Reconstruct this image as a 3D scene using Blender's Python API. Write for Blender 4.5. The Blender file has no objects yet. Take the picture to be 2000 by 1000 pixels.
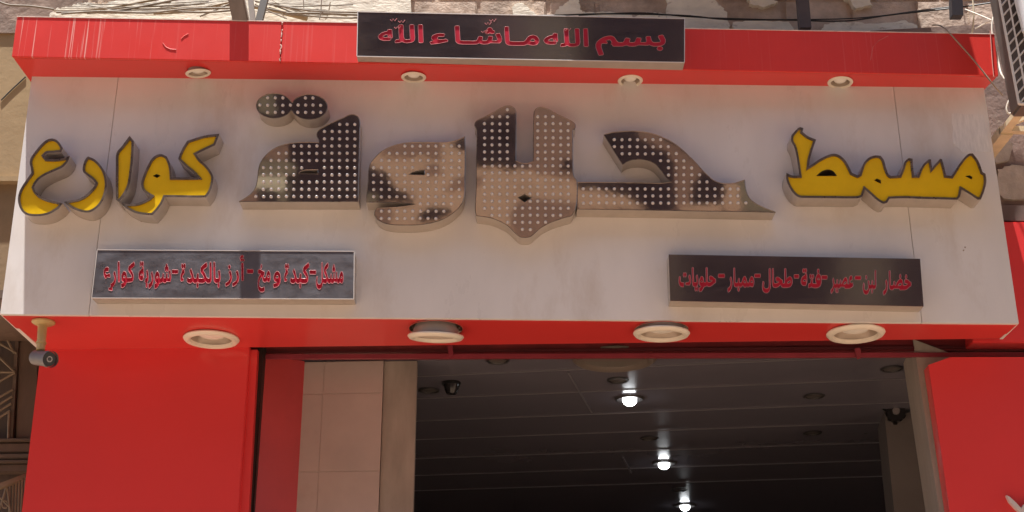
import bpy, bmesh, math, random
from mathutils import Vector, Matrix, Euler, noise
from mathutils.geometry import tessellate_polygon
random.seed(7)
S = bpy.context.scene
COL = S.collection

# ------------------------------------------------------------------ camera, sky, sun, exposure
CAM = Vector((0.0, -5.0, 1.6)); PITCH = math.radians(20.8); FPX = 2643.0
cd = bpy.data.cameras.new('camera'); cd.sensor_width = 36; cd.lens = 36*FPX/2000; cd.clip_end = 500; cd.clip_start = .05
co = bpy.data.objects.new('camera', cd); COL.objects.link(co); co.location = CAM
co.rotation_euler = (math.pi/2+PITCH, 0, 0); S.camera = co

SUN = Vector((-.117, -.139, 1.0)).normalized()          # towards the sun: high noon, nearly in the facade plane
w = bpy.data.worlds.new('World'); S.world = w; w.use_nodes = True
nt = w.node_tree; sk = nt.nodes.new('ShaderNodeTexSky'); sk.sky_type = 'NISHITA'; sk.sun_disc = False
sk.sun_elevation = math.asin(SUN.z); sk.sun_rotation = math.atan2(SUN.x, SUN.y)
nt.links.new(sk.outputs[0], nt.nodes['Background'].inputs[0]); nt.nodes['Background'].inputs[1].default_value = .06
sl = bpy.data.lights.new('sun', 'SUN'); sl.energy = 3.8; sl.angle = math.radians(.5); sl.color = (1, .985, .96)
so = bpy.data.objects.new('sun', sl); COL.objects.link(so); so.location = (-1, -2, 12)
so.rotation_euler = SUN.to_track_quat('Z', 'Y').to_euler()
S.view_settings.view_transform = 'Standard'; S.view_settings.look = 'None'; S.view_settings.gamma = 1
S.view_settings.exposure = 1.74
S.cycles.max_bounces = 10; S.cycles.diffuse_bounces = 6; S.cycles.glossy_bounces = 5
S.cycles.use_denoising = True

# ------------------------------------------------------------------ survey helpers: a sight line of the photo to a point on a real plane
RT = Vector((1, 0, 0)); UP = Vector((0, -math.sin(PITCH), math.cos(PITCH))); FW = Vector((0, math.cos(PITCH), math.sin(PITCH)))
def ray(px, py): return RT*((px-1000)/FPX) + UP*((500-py)/FPX) + FW
def P(px, py, Y): d = ray(px, py); return CAM + d*((Y-CAM.y)/d.y)
def PZ(px, py, z): d = ray(px, py); return CAM + d*((z-CAM.z)/d.z)
def PP(px, py, q, n): d = ray(px, py); return CAM + d*((q-CAM).dot(n)/d.dot(n))
def PX(px, py, x): d = ray(px, py); return CAM + d*((x-CAM.x)/d.x)
WA, WB = P(80, 685, .435), P(1955, 663, .183)           # foot line of the shop wall under the sign, slightly skewed to it
WD = Vector((WB.x-WA.x, WB.y-WA.y, 0)).normalized(); WN = Vector((WD.y, -WD.x, 0))   # WN points to the street
def PW(px, py, off=0.0): return PP(px, py, WA+WN*off, WN)
A9 = math.radians(9); IU = Vector((math.cos(A9), -math.sin(A9), 0)); IV = Vector((math.sin(A9), math.cos(A9), 0))
ZC = 3.25

# ------------------------------------------------------------------ materials
MATS = {}
def mat(name, col, rough=.5, metal=0.0, var=.0, scale=8.0, bump=0.0, bscale=40.0, coat=0.0, emit=None, spec=.5, stain=None, rvar=0.0, stretch=(1, 1, 1)):
    if name in MATS: return MATS[name]
    m = bpy.data.materials.new(name); m.use_nodes = True; t = m.node_tree; b = t.nodes['Principled BSDF']
    b.inputs['Roughness'].default_value = rough; b.inputs['Metallic'].default_value = metal
    b.inputs['Coat Weight'].default_value = coat; b.inputs['Specular IOR Level'].default_value = spec
    b.inputs['Base Color'].default_value = (*col, 1)
    tc = t.nodes.new('ShaderNodeTexCoord'); mp = t.nodes.new('ShaderNodeMapping'); mp.inputs['Scale'].default_value = stretch
    t.links.new(tc.outputs['Object'], mp.inputs['Vector'])
    def nz(sc, det=6, ro=.6):
        n = t.nodes.new('ShaderNodeTexNoise'); n.inputs['Scale'].default_value = sc; n.inputs['Detail'].default_value = det
        n.inputs['Roughness'].default_value = ro; t.links.new(mp.outputs[0], n.inputs['Vector']); return n
    cur = None
    if var > 0:
        n = nz(scale); r = t.nodes.new('ShaderNodeValToRGB')
        r.color_ramp.elements[0].position = .3; r.color_ramp.elements[1].position = .72
        r.color_ramp.elements[0].color = (*[c*(1-var) for c in col], 1); r.color_ramp.elements[1].color = (*[min(1, c*(1+var)) for c in col], 1)
        t.links.new(n.outputs['Fac'], r.inputs[0]); cur = r.outputs[0]
        t.links.new(cur, b.inputs['Base Color'])
    if stain:                                            # (colour, scale, lo, hi): patches of dirt or wear
        n = nz(stain[1], 8, .65); r = t.nodes.new('ShaderNodeMapRange')
        r.inputs[1].default_value = stain[2]; r.inputs[2].default_value = stain[3]
        t.links.new(n.outputs['Fac'], r.inputs[0]); mx = t.nodes.new('ShaderNodeMix'); mx.data_type = 'RGBA'
        t.links.new(r.outputs[0], mx.inputs[0]); mx.inputs[7].default_value = (*stain[0], 1)
        if cur: t.links.new(cur, mx.inputs[6])
        else: mx.inputs[6].default_value = (*col, 1)
        t.links.new(mx.outputs[2], b.inputs['Base Color'])
    if rvar > 0:
        n = nz(scale*1.7); r = t.nodes.new('ShaderNodeMapRange'); r.inputs[3].default_value = max(0, rough-rvar); r.inputs[4].default_value = rough+rvar
        t.links.new(n.outputs['Fac'], r.inputs[0]); t.links.new(r.outputs[0], b.inputs['Roughness'])
    if bump > 0:
        n = nz(bscale, 1.5 if bscale < 5 else 6); bp = t.nodes.new('ShaderNodeBump'); bp.inputs['Strength'].default_value = bump; bp.inputs['Distance'].default_value = .01
        t.links.new(n.outputs['Fac'], bp.inputs['Height']); t.links.new(bp.outputs[0], b.inputs['Normal'])
    if emit: b.inputs['Emission Color'].default_value = (*emit[0], 1); b.inputs['Emission Strength'].default_value = emit[1]
    MATS[name] = m; return m

WHITE = mat('white composite panel', (.755, .715, .68), .30, var=.07, scale=2.2, rvar=.10, stain=((.58, .50, .43), 3.2, .56, .86), bump=.06, bscale=2.2, stretch=(1.5, 1, .55))
TRIM = mat('white panel edge', (.80, .74, .68), .5, var=.06)
RED = mat('red composite panel', (.66, .047, .043), .30, var=.03, scale=3, rvar=.03, coat=.15, bump=.01, bscale=2.5)
RED2 = mat('red cladding', (.72, .050, .050), .22, var=.03, scale=2.2, rvar=.04, coat=.2, bump=.01, bscale=2)
REDD = mat('shaded dark red steel', (.16, .018, .022), .45, var=.2, scale=12)  # shade under the soffit is put into this dark red
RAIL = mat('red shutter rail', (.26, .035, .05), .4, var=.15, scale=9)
STEEL = mat('brushed steel return', (.50, .44, .385), .42, .5, var=.08, scale=14, rvar=.1)
TRIMB = mat('brown steel trim', (.27, .215, .175), .30, .85, var=.3, scale=26, rvar=.12)
YEL = mat('yellow acrylic', (.76, .47, .003), .30, var=.07, scale=10, coat=.1, stain=((.42, .22, .02), 22, .68, .85))
DARKM = mat('black steel', (.02, .018, .017), .5)
BLACKP = mat('black plastic', (.015, .014, .015), .35)
LEDM = mat('led lens', (.56, .52, .505), .12, coat=.6)
CREAMP = mat('cream plastic ring', (.80, .72, .60), .4, var=.05, scale=20)
REFL = mat('lamp reflector', (.42, .34, .27), .3, .3)
LENS = mat('frosted lamp lens', (.88, .84, .76), .25, coat=.3)
REDA = mat('red acrylic lettering', (.44, .010, .030), .3, var=.15, scale=25)
LIP = mat('pale cut edge glint', (.58, .22, .23), .35)  # pale pink paints in the sun caught by the cut rims
CABLE = mat('black cable', (.02, .018, .016), .6)
CABLEG = mat('dusty grey cable', (.20, .16, .12), .8, var=.3, scale=30)
CABLEW = mat('white cable', (.66, .58, .48), .6)
def mirror_mat(name, base, dust, dustcol, rough, bump, bsc, brushed=False, dscale=6, streak=(1, 1, 1), rv=0):
    m = bpy.data.materials.new(name); m.use_nodes = True; t = m.node_tree; b = t.nodes['Principled BSDF']; o = t.nodes['Material Output']
    b.inputs['Base Color'].default_value = (*base, 1); b.inputs['Metallic'].default_value = 1; b.inputs['Roughness'].default_value = rough
    tc = t.nodes.new('ShaderNodeTexCoord'); mp = t.nodes.new('ShaderNodeMapping'); mp.inputs['Scale'].default_value = streak
    t.links.new(tc.outputs['Object'], mp.inputs[0])
    n = t.nodes.new('ShaderNodeTexNoise'); n.inputs['Scale'].default_value = bsc; n.inputs['Detail'].default_value = 3
    t.links.new(tc.outputs['Object'], n.inputs['Vector'])
    bp = t.nodes.new('ShaderNodeBump'); bp.inputs['Strength'].default_value = bump; bp.inputs['Distance'].default_value = .01
    t.links.new(n.outputs['Fac'], bp.inputs['Height']); t.links.new(bp.outputs[0], b.inputs['Normal'])
    d = t.nodes.new('ShaderNodeBsdfDiffuse'); d.inputs['Color'].default_value = (*dustcol, 1)
    n2 = t.nodes.new('ShaderNodeTexNoise'); n2.inputs['Scale'].default_value = dscale; n2.inputs['Detail'].default_value = 8; n2.inputs['Roughness'].default_value = .7
    t.links.new(mp.outputs[0], n2.inputs['Vector'])
    r = t.nodes.new('ShaderNodeMapRange'); r.inputs[1].default_value = .35; r.inputs[2].default_value = .75
    r.inputs[3].default_value = dust*.4; r.inputs[4].default_value = dust*1.6
    t.links.new(n2.outputs['Fac'], r.inputs[0])
    if rv:
        rr = t.nodes.new('ShaderNodeMapRange'); rr.inputs[1].default_value = .36; rr.inputs[2].default_value = .64; rr.inputs[3].default_value = rough-rv; rr.inputs[4].default_value = rough+rv
        n3 = t.nodes.new('ShaderNodeTexNoise'); n3.inputs['Scale'].default_value = 7; n3.inputs['Detail'].default_value = 10; n3.inputs['Roughness'].default_value = .72; t.links.new(mp.outputs[0], n3.inputs['Vector'])
        t.links.new(n3.outputs['Fac'], rr.inputs[0]); t.links.new(rr.outputs[0], b.inputs['Roughness'])
    mx = t.nodes.new('ShaderNodeMixShader'); t.links.new(r.outputs[0], mx.inputs[0]); t.links.new(b.outputs[0], mx.inputs[1]); t.links.new(d.outputs[0], mx.inputs[2])
    t.links.new(mx.outputs[0], o.inputs['Surface']); return m
MIR = mirror_mat('polished steel face', (.66, .59, .54), .045, (.34, .26, .20), .04, .018, 9)
MIRP = mirror_mat('dark polished steel plate', (.44, .385, .39), .06, (.30, .25, .25), .10, .04, 6, dscale=7, streak=(1, 1, 3))
MIRB = mirror_mat('brushed steel plate', (.235, .222, .23), .10, (.34, .32, .34), .35, .05, 34, dscale=5, streak=(1.3, 1, 3.2), rv=.085)

# ------------------------------------------------------------------ object helpers
ORG = {}
def tag(o, label=None, cat=None, group=None, kind=None):
    if label: o['label'] = label
    if cat: o['category'] = cat
    if group: o['group'] = group
    if kind: o['kind'] = kind
    return o
def thing(name, label, cat, loc, group=None, rot=(0, 0, 0)):
    o = bpy.data.objects.new(name, None); COL.objects.link(o); o.location = loc; o.rotation_euler = rot; o.empty_display_size = .05
    ORG[o] = Vector(loc); return tag(o, label, cat, group)
class MB:
    def __init__(s): s.v = []; s.f = []
    def add(s, vs, fs):
        n = len(s.v); s.v += [Vector(v) for v in vs]; s.f += [tuple(i+n for i in f) for f in fs]; return s
    def slab(s, pts, d):                                  # polygon extruded along d
        n = len(pts); d = Vector(d); q = [Vector(p) for p in pts]
        return s.add(q+[p+d for p in q], [tuple(range(n)), tuple(range(2*n-1, n-1, -1))]+[(i, i+n, (i+1) % n+n, (i+1) % n) for i in range(n)])
    def box(s, lo, hi):
        x0, y0, z0 = lo; x1, y1, z1 = hi
        return s.slab([(x0, y0, z0), (x1, y0, z0), (x1, y0, z1), (x0, y0, z1)], (0, y1-y0, 0))
    def tube(s, pts, r, seg=8, r2=None, cap=True):
        pts = [Vector(p) for p in pts]; rings = []; n = len(pts)
        for i, p in enumerate(pts):
            t = (pts[min(i+1, n-1)]-pts[max(i-1, 0)]).normalized()
            a = t.cross(Vector((0, 0, 1)) if abs(t.z) < .9 else Vector((1, 0, 0))).normalized(); b = t.cross(a)
            rr = r if r2 is None else r+(r2-r)*i/(n-1)
            rings.append([p+(a*math.cos(2*math.pi*k/seg)+b*math.sin(2*math.pi*k/seg))*rr for k in range(seg)])
        vs = [v for R in rings for v in R]
        fs = [(i*seg+k, i*seg+(k+1) % seg, (i+1)*seg+(k+1) % seg, (i+1)*seg+k) for i in range(n-1) for k in range(seg)]
        if cap: fs += [tuple(range(seg-1, -1, -1)), tuple((n-1)*seg+k for k in range(seg))]
        return s.add(vs, fs)
    def bar(s, a, b, wv, hv):                             # rectangular bar from a to b
        a, b, wv, hv = Vector(a), Vector(b), Vector(wv)/2, Vector(hv)/2
        return s.slab([a-wv-hv, a+wv-hv, a+wv+hv, a-wv+hv], b-a)
    def lathe(s, prof, seg=32):
        vs = [(r*math.cos(2*math.pi*k/seg), r*math.sin(2*math.pi*k/seg), z) for r, z in prof for k in range(seg)]
        return s.add(vs, [(i*seg+k, i*seg+(k+1) % seg, (i+1)*seg+(k+1) % seg, (i+1)*seg+k) for i in range(len(prof)-1) for k in range(seg)])
    def build(s, name, m, parent=None, smooth=False, local=False, bevel=0):
        me = bpy.data.meshes.new(name); o = bpy.data.objects.new(name, me); COL.objects.link(o)
        off = Vector((0, 0, 0)) if (parent is None or local) else ORG[parent]
        me.from_pydata([tuple(v-off) for v in s.v], [], s.f)
        bm = bmesh.new(); bm.from_mesh(me); bmesh.ops.remove_doubles(bm, verts=bm.verts, dist=1e-6)
        bmesh.ops.recalc_face_normals(bm, faces=bm.faces)
        if bevel: bmesh.ops.bevel(bm, geom=[e for e in bm.edges if e.is_manifold and e.calc_face_angle(0) > .5], offset=bevel, segments=2, affect='EDGES')
        if smooth:
            for f in bm.faces: f.smooth = True
            for e in bm.edges:
                if e.is_manifold and e.calc_face_angle(0) > .7: e.smooth = False
        bm.to_mesh(me); bm.free()
        if m: me.materials.append(m)
        if parent: o.parent = parent
        ORG[o] = off if parent is not None else Vector((0, 0, 0))
        return o
def solo(o, label, cat, group=None, kind=None): return tag(o, label, cat, group, kind)
def rebase(o):                                            # origin of a one-mesh thing to its base
    me = o.data; c = sum((v.co for v in me.vertices), Vector())/len(me.vertices); c.z = min(v.co.z for v in me.vertices)
    me.transform(Matrix.Translation(-c)); o.location = c; ORG[o] = c; return o

def smooth_loop(pts, n=4, corner=38):                     # round the flowing parts of a traced outline, keep its corners
    pts = [Vector((p[0], p[1], 0)) for p in pts]; N = len(pts); out = []
    def isc(i):
        a = pts[i]-pts[i-1]; b = pts[(i+1) % N]-pts[i]
        return a.length < 1e-6 or b.length < 1e-6 or math.degrees(a.angle(b)) > corner
    C = [isc(i) for i in range(N)]
    for i in range(N):
        p1, p2 = pts[i], pts[(i+1) % N]
        m1 = (p2-pts[i-1])*.5 if not C[i] else (p2-p1)*.9
        m2 = (pts[(i+2) % N]-p1)*.5 if not C[(i+1) % N] else (p2-p1)*.9
        L = (p2-p1).length; m1 = m1*(L/max(m1.length, 1e-6)); m2 = m2*(L/max(m2.length, 1e-6))
        k = n if L > 3 else 2
        for j in range(k):
            t = j/k; out.append(p1*(2*t**3-3*t*t+1)+m1*(t**3-2*t*t+t)+p2*(-2*t**3+3*t*t)+m2*(t**3-t*t))
    return [(p.x, p.y) for p in out]
def zo(pts, ox, oy, s): return [(ox+x/s, oy+y/s) for x, y in pts]
def area(l): return sum(l[i-1][0]*l[i][1]-l[i][0]*l[i-1][1] for i in range(len(l)))/2
def inside(l, x, y):
    c = False
    for i in range(len(l)):
        (x1, y1), (x2, y2) = l[i-1], l[i]
        if (y1 > y) != (y2 > y) and x < (x2-x1)*(y-y1)/(y2-y1)+x1: c = not c
    return c
def edge_dist(l, x, y):
    m = 1e9
    for i in range(len(l)):
        a, b = Vector(l[i-1]), Vector(l[i]); d = b-a; t = max(0, min(1, (Vector((x, y))-a).dot(d)/max(d.length_squared, 1e-9)))
        m = min(m, (a+d*t-Vector((x, y))).length)
    return m
def flat(mb, loops):                                      # filled flat outline with holes; loops are lists of 3D points
    tris = tessellate_polygon(loops); vs = [p for l in loops for p in l]
    mb.add(vs, [tuple(t) for t in tris])
def fill2d(loops, Y):                                     # robust fill of many nested loops in the XZ plane, through a 2D curve
    cu = bpy.data.curves.new('f', 'CURVE'); cu.dimensions = '2D'; cu.fill_mode = 'FRONT'
    for l in loops:
        s = cu.splines.new('POLY'); s.points.add(len(l)-1); s.use_cyclic_u = True
        for k, p in enumerate(l): s.points[k].co = (p.x, p.z, 0, 1)
    o = bpy.data.objects.new('f', cu); COL.objects.link(o); bpy.context.view_layer.update()
    me = o.evaluated_get(bpy.context.evaluated_depsgraph_get()).to_mesh()
    vs = [Vector((v.co.x, Y, v.co.y)) for v in me.vertices]; fs = [tuple(p.vertices) for p in me.polygons]
    bpy.data.objects.remove(o); bpy.data.curves.remove(cu); return vs, fs
def fillxy(loops, zf):                                    # the same for a nearly level sheet
    sh = [[Vector((p.x, 0, p.y)) for p in l] for l in loops]; vs, fs = fill2d(sh, 0)
    return [Vector((v.x, v.z, zf(v.x, v.z))) for v in vs], fs
def inset(l, d):                                          # move an outline inwards by d
    sg = 1 if area(l) > 0 else -1; out = []; N = len(l)
    for i in range(N):
        a = Vector(l[i])-Vector(l[i-1]); b = Vector(l[(i+1) % N])-Vector(l[i])
        a = a.normalized() if a.length > 1e-9 else b.normalized(); b = b.normalized() if b.length > 1e-9 else a
        na, nb = Vector((-a.y, a.x))*sg, Vector((-b.y, b.x))*sg; m = na+nb
        m = m.normalized() if m.length > .1 else na
        k = d/max(.45, m.dot(na)); out.append((l[i][0]+m.x*k, l[i][1]+m.y*k))
    return out

# ================================================================== SETTING
g = MB().slab([(-40, -30, -.2), (40, -30, -.2), (40, 30, -.2), (-40, 30, -.2)], (0, 0, .2)).build('street', mat('dusty street', (.26, .178, .118), .9, var=.18, scale=1.5, bump=.3, bscale=12))
tag(g, 'dusty tan street in front of the shop', 'street', kind='structure')

# ---------------------------------------------------------------- shop building: stone wall, plaster, red pillars, lintel
zt = P(1000, 165, 0).z
bld = thing('shop_building', 'old stone building with flaking cream plaster around the red shopfront', 'building', (0, .6, 0))
STONE = mat('brown rubble stone', (.52, .395, .305), .9, var=.35, scale=7, bump=.8, bscale=26, stain=((.52, .41, .30), 9, .55, .75))
PLAST = mat('flaking cream plaster', (.82, .74, .60), .85, var=.14, scale=9, bump=.5, bscale=18, stain=((.36, .26, .18), 11, .58, .70), stretch=(1, 1, 2.2))
mb = MB()
rows = 26; z0 = 3.45
rng = random.Random(3)
mb.box((-1.93, .35, 3.3), (3.4, .6, 9.5))                # mass behind the courses
sw = mb.build('stone_wall', STONE, bld)
mb = MB(); z = 4.30
while z < 6.2:                                            # rough courses with uneven faces
    h = rng.uniform(.14, .24); x = -1.95-rng.random()*.3
    while x < 3.35:
        L = rng.uniform(.22, .48); d = rng.uniform(0, .012); q = rng.uniform(-.006, .006)
        mb.slab([(max(x, -1.93)+.006, .358, z+.006+q), (min(x+L, 3.38)-.006, .358, z+.006-q), (min(x+L, 3.38)-.008, .358, z+h-.006+q), (max(x, -1.93)+.009, .358, z+h-.006)], (0, -.012-d, 0)); x += L
    z += h
mb.build('stone_course', STONE, sw, bevel=.006)
def ragged(pts, amp=2.0, n=6, seed=1):
    r = random.Random(seed); out = []
    for i in range(len(pts)):
        a, b = pts[i], pts[(i+1) % len(pts)]
        for k in range(n):
            t = k/n; j = amp if k else amp*.4
            out.append((a[0]+(b[0]-a[0])*t+r.uniform(-j, j), a[1]+(b[1]-a[1])*t+r.uniform(-j, j)*.7))
    return out
for i, (pts, th) in enumerate([
    ([(96, 28), (112, 15), (135, 13), (155, 6), (172, 4), (195, 9), (215, 3), (250, -6), (300, -60), (803, -60), (805, 60), (92, 60)], .016),
    ([(1000, 14), (1010, 5), (1022, 6), (1036, 20), (1052, 30), (1054, 60), (1000, 60)], .014),
    ([(1078, 34), (1088, 18), (1103, 8), (1112, -2), (1130, -4), (1132, 18), (1143, 25), (1190, 22), (1235, 29), (1238, 60), (1075, 60)], .014),
    ([(1240, 33), (1262, 24), (1300, 27), (1304, 60), (1236, 60)], .012), ([(1432, 44), (1470, 39), (1540, 43), (1552, 60), (1430, 70)], .012), ([(1610, 47), (1640, 42), (1700, 46), (1768, 40), (1790, 49), (1790, 80), (1600, 80)], .010), ([(1460, -6), (1500, -10), (1520, 4), (1490, 13), (1466, 8)], .008), ([(1650, -8), (1690, -10), (1705, 10), (1672, 16)], .008),
    ([(1304, -20), (1388, -20), (1402, 6), (1420, 24), (1426, 60), (1302, 60)], .015)]):
    lp = [P(x, y, .318) for x, y in ragged(pts, 2.2, 7, i)]
    MB().slab(lp, (0, .035, 0)).build('plaster_patch', PLAST, sw)
# red pillars either side of the doorway; run down to the street
def drop(a, b):                                           # carry the line from a (upper) to b (lower) on to street level
    t = (a.z-0.0)/(a.z-b.z); return a+(b-a)*t
pl = [PW(80, 683), PW(487, 681)]; pl += [drop(PW(487, 681), PW(466, 1000)), drop(PW(86, 730), PW(52, 1000))]
pl[0] = PW(79.5, 684); pl[0].z += .012; pl[1].z += .012
MB().slab(pl, -WN*.10).build('red_pillar', RED2, bld, bevel=.003)
pl = [PW(487.5, 683, -.02), PW(503, 683, -.02), drop(PW(503, 690, -.02), PW(486, 1000, -.02)), drop(PW(487.5, 690, -.02), PW(466.5, 1000, -.02))]
MB().slab(pl, -WN*.10).build('pillar_return', RED2, bld)
pl = [PW(1856, 697.5, -.01), PW(1813, 713, -.01), PW(1819, 752, -.01), drop(PW(1819, 752, -.01), PW(1855, 1000, -.01))]
e = PW(2230, 697, -.01); pl += [Vector((e.x, e.y, 0)), e]
MB().slab(pl, -WN*.08).build('red_pillar', RED2, bld)
# shutter guide, lintel pocket and bottom rail
pl = [PW(503.5, 676, -.05), PW(515, 676, -.05), drop(PW(514, 690, -.05), PW(492, 1000, -.05)), drop(PW(503.5, 690, -.05), PW(486.5, 1000, -.05))]
MB().slab(pl, -WN*.05).build('shutter_guide', mat('dark shutter guide', (.035, .025, .022), .5, .4), bld)
a, b = PW(487, 676, -.115), PW(2160, 640, -.115)
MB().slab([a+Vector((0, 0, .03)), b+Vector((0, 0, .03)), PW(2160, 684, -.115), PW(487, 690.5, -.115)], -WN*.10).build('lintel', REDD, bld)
for y0, y1, d in ((684.5, 688, .012), ):
    MB().slab([PW(505, 686, -.105), PW(2160, 673, -.105), PW(2160, 678, -.105), PW(505, 690, -.105)], -WN*.009).build('shutter_slat', mat('shutter bottom slat', (.10, .014, .018), .5), bld)
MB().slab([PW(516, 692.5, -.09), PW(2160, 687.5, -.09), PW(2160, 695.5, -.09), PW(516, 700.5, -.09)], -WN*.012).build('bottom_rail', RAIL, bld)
for px, py in ((879, 684), (1676, 689)):                  # little catch plates on the rail
    c = PW(px, py, -.075)
    MB().slab([c+WD*-.012+Vector((0, 0, .02)), c+WD*.010+Vector((0, 0, .024)), c+WD*.014+Vector((0, 0, -.02)), c+WD*-.006+Vector((0, 0, -.026))], -WN*.012).build('catch_plate', RAIL, bld, bevel=.002)
# red inner jamb
j0 = PW(516, 700, -.10); j0 = Vector((j0.x, j0.y, 0)); j1 = PW(590, 800, -.26); j1.z = 0
MB().slab([j0, j1, Vector((j1.x, j1.y, ZC)), Vector((j0.x, j0.y, ZC))], -IU*.05).build('door_jamb', mat('red jamb panel', (.46, .045, .045), .45, var=.1, scale=5), bld)
# white jamb on the other side
JW = mat('white painted jamb', (.36, .305, .255), .6, var=.12, scale=6, stretch=(3, 3, .6), stain=((.27, .22, .18), 7, .6, .8))
f0, f1 = PW(1791, 720, -.10), PW(1826, 720, -.10)
w0 = drop(PW(1791, 720, -.10), PW(1834, 1000, -.10)); w1 = drop(PW(1828, 720, -.10), PW(1880, 1000, -.10))
t0 = PW(1787, 694, -.10); t1 = PW(1862, 694, -.10); t0.z = t1.z = ZC
lowt = PW(1825, 720, -.10)
MB().slab([w0, w1, PW(1830, 740, -.10), PW(1868, 694, -.10), t0], IV*.36).build('white_jamb', JW, bld)
# the wall and red cladding to the right of the sign
BRW = mat('brown render', (.235, .155, .125), .9, var=.3, scale=5, bump=.5, bscale=20, stain=((.40, .32, .25), 6, .55, .72))
e0, e1 = P(1900, 30, .24), P(2230, 30, .24); e2 = P(2230, 436, .24)
MB().slab([P(1700, 60, .24), e1, e2, P(1700, 418, .24)], (0, .12, 0)).build('render_wall', BRW, bld)
r = [ragged([(1948, 330), (1975, 322), (2050, 330), (2050, 386), (1960, 388), (1945, 372)], 3, 5, 5), ragged([(1932, 268), (1960, 262), (1980, 282), (1972, 312), (1945, 318), (1935, 300)], 3, 4, 8)]
for q in r: MB().slab([P(x, y, .222) for x, y in q], (0, .02, 0)).build('plaster_patch', mat('worn beige plaster', (.44, .36, .29), .9, var=.25, scale=14, bump=.6, bscale=30), bld)
MB().slab([P(1900, 432, .205), P(2230, 437, .205), P(2230, 672, .205), P(1900, 668, .205)], (0, .10, 0)).build('red_cladding', RED2, bld, bevel=.003)
MB().slab([P(1915, 400, .215), P(2230, 404, .215), P(2230, 434, .215), P(1915, 430, .215)], (0, .10, 0)).build('wall_ledge', mat('dark brown ledge', (.14, .09, .075), .8, var=.2), bld)

# ---------------------------------------------------------------- shop interior
room = thing('shop_room', 'dim shop interior with strip panelled ceiling beyond the wide doorway', 'room', (0, 3, 0))
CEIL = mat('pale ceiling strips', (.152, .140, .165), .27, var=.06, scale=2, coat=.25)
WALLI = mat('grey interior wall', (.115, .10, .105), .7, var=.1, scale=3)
O9 = PW(516, 700, -.24); O9 = Vector((O9.x, O9.y, 0))
def I(u, v, z): return O9+IU*u+IV*v+Vector((0, 0, z))
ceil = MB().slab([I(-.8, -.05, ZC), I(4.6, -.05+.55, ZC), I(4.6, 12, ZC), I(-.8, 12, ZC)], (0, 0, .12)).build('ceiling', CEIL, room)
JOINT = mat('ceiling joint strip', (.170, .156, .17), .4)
def vof(px, py): d = PZ(px, py, ZC)-O9; return d.dot(IV)
mb = MB()
vs = [vof(1245, y) for y in (715.5, 760, 805, 842)]
for _ in range(3): vs.append(vs[-1]+.46)
for v in vs: mb.slab([I(-.78, v-.004, ZC-.004), I(4.55, v-.004, ZC-.004), I(4.55, v+.004, ZC-.004), I(-.78, v+.004, ZC-.004)], (0, 0, .003))
mb.build('joint_strip', JOINT, ceil)
mb = MB()
for (xa, ya, xb, yb) in ((1110, 728, 1156, 806), (1216, 893, 1233, 924)):
    a, b = PZ(xa, ya, ZC-.004), PZ(xb, yb, ZC-.004); mb.bar(a, b, IU*.008, (0, 0, .003))
mb.build('end_joint', JOINT, ceil)
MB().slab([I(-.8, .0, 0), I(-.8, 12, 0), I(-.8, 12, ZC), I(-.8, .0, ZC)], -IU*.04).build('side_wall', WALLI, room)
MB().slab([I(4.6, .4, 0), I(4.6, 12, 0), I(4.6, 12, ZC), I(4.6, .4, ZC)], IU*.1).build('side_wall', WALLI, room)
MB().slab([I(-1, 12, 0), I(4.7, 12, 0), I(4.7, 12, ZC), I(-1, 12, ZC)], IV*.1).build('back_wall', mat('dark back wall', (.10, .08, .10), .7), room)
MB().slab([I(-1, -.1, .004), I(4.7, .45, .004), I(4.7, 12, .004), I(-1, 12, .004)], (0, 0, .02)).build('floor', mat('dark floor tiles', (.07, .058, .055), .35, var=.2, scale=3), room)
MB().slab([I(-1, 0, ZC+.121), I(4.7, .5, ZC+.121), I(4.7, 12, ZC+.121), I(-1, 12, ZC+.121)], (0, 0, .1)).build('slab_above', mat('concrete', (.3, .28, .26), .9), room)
# tiled column on the left, plain pier on the right
colm = thing('tiled_column', 'square column clad in large beige wall tiles just inside the doorway', 'column', (j1.x+.3, j1.y+.2, 0))
q = j1-WD*.002
def CF(px): p = PP(px, 800, q, WN); return Vector((p.x, p.y, 0))
c1 = CF(746); cL = CF(520)
TILE = mat('beige glazed tile', (.46, .355, .32), .28, var=.10, scale=3, coat=.15, stain=((.40, .29, .25), 5, .6, .85))
MB().slab([cL+WN*-.0025, c1+WN*-.0025-WD*.002, c1-WD*.002-WN*.25, cL-WN*.25], (0, 0, ZC-.002)).build('column_core', mat('tile grout', (.55, .43, .38), .8), colm)
zs = [PP(660, y, q, WN).z for y in (769, 921)]; st = zs[0]-zs[1]; zz = [ZC-.003, zs[0], zs[1]]
while zz[-1] > .3: zz.append(max(.01, zz[-1]-st))
xj = CF(629)
mb = MB()
for i in range(len(zz)-1):
    h0, h1 = zz[i]-.0018, zz[i+1]+.0018
    for a, b in ((cL, xj-WD*.001), (xj+WD*.001, c1)):
        mb.slab([a+Vector((0, 0, h1)), b+Vector((0, 0, h1)), b+Vector((0, 0, h0)), a+Vector((0, 0, h0))], -WN*.002)
mb.build('wall_tile', TILE, colm)
c2 = CF(811)-WN*.012; c1b = c1-WN*.012+WD*.001
mb = MB().slab([c1b, c2, c2-WN*.03, c1b-WN*.03], (0, 0, ZC-.003))
mb.build('plaster_side', mat('grey plaster side', (.31, .25, .21), .7, var=.2, scale=5, stretch=(2, 2, .6)), colm)
p0 = PZ(1727, 803, ZC); p0.z = 0
pier = MB().slab([p0, p0+IU*.7, p0+IU*.7+IV*.35, p0+IV*.35], (0, 0, ZC-.002)).build('interior_pier', mat('grey pier plaster', (.13, .108, .098), .7, var=.12, scale=4))
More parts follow.
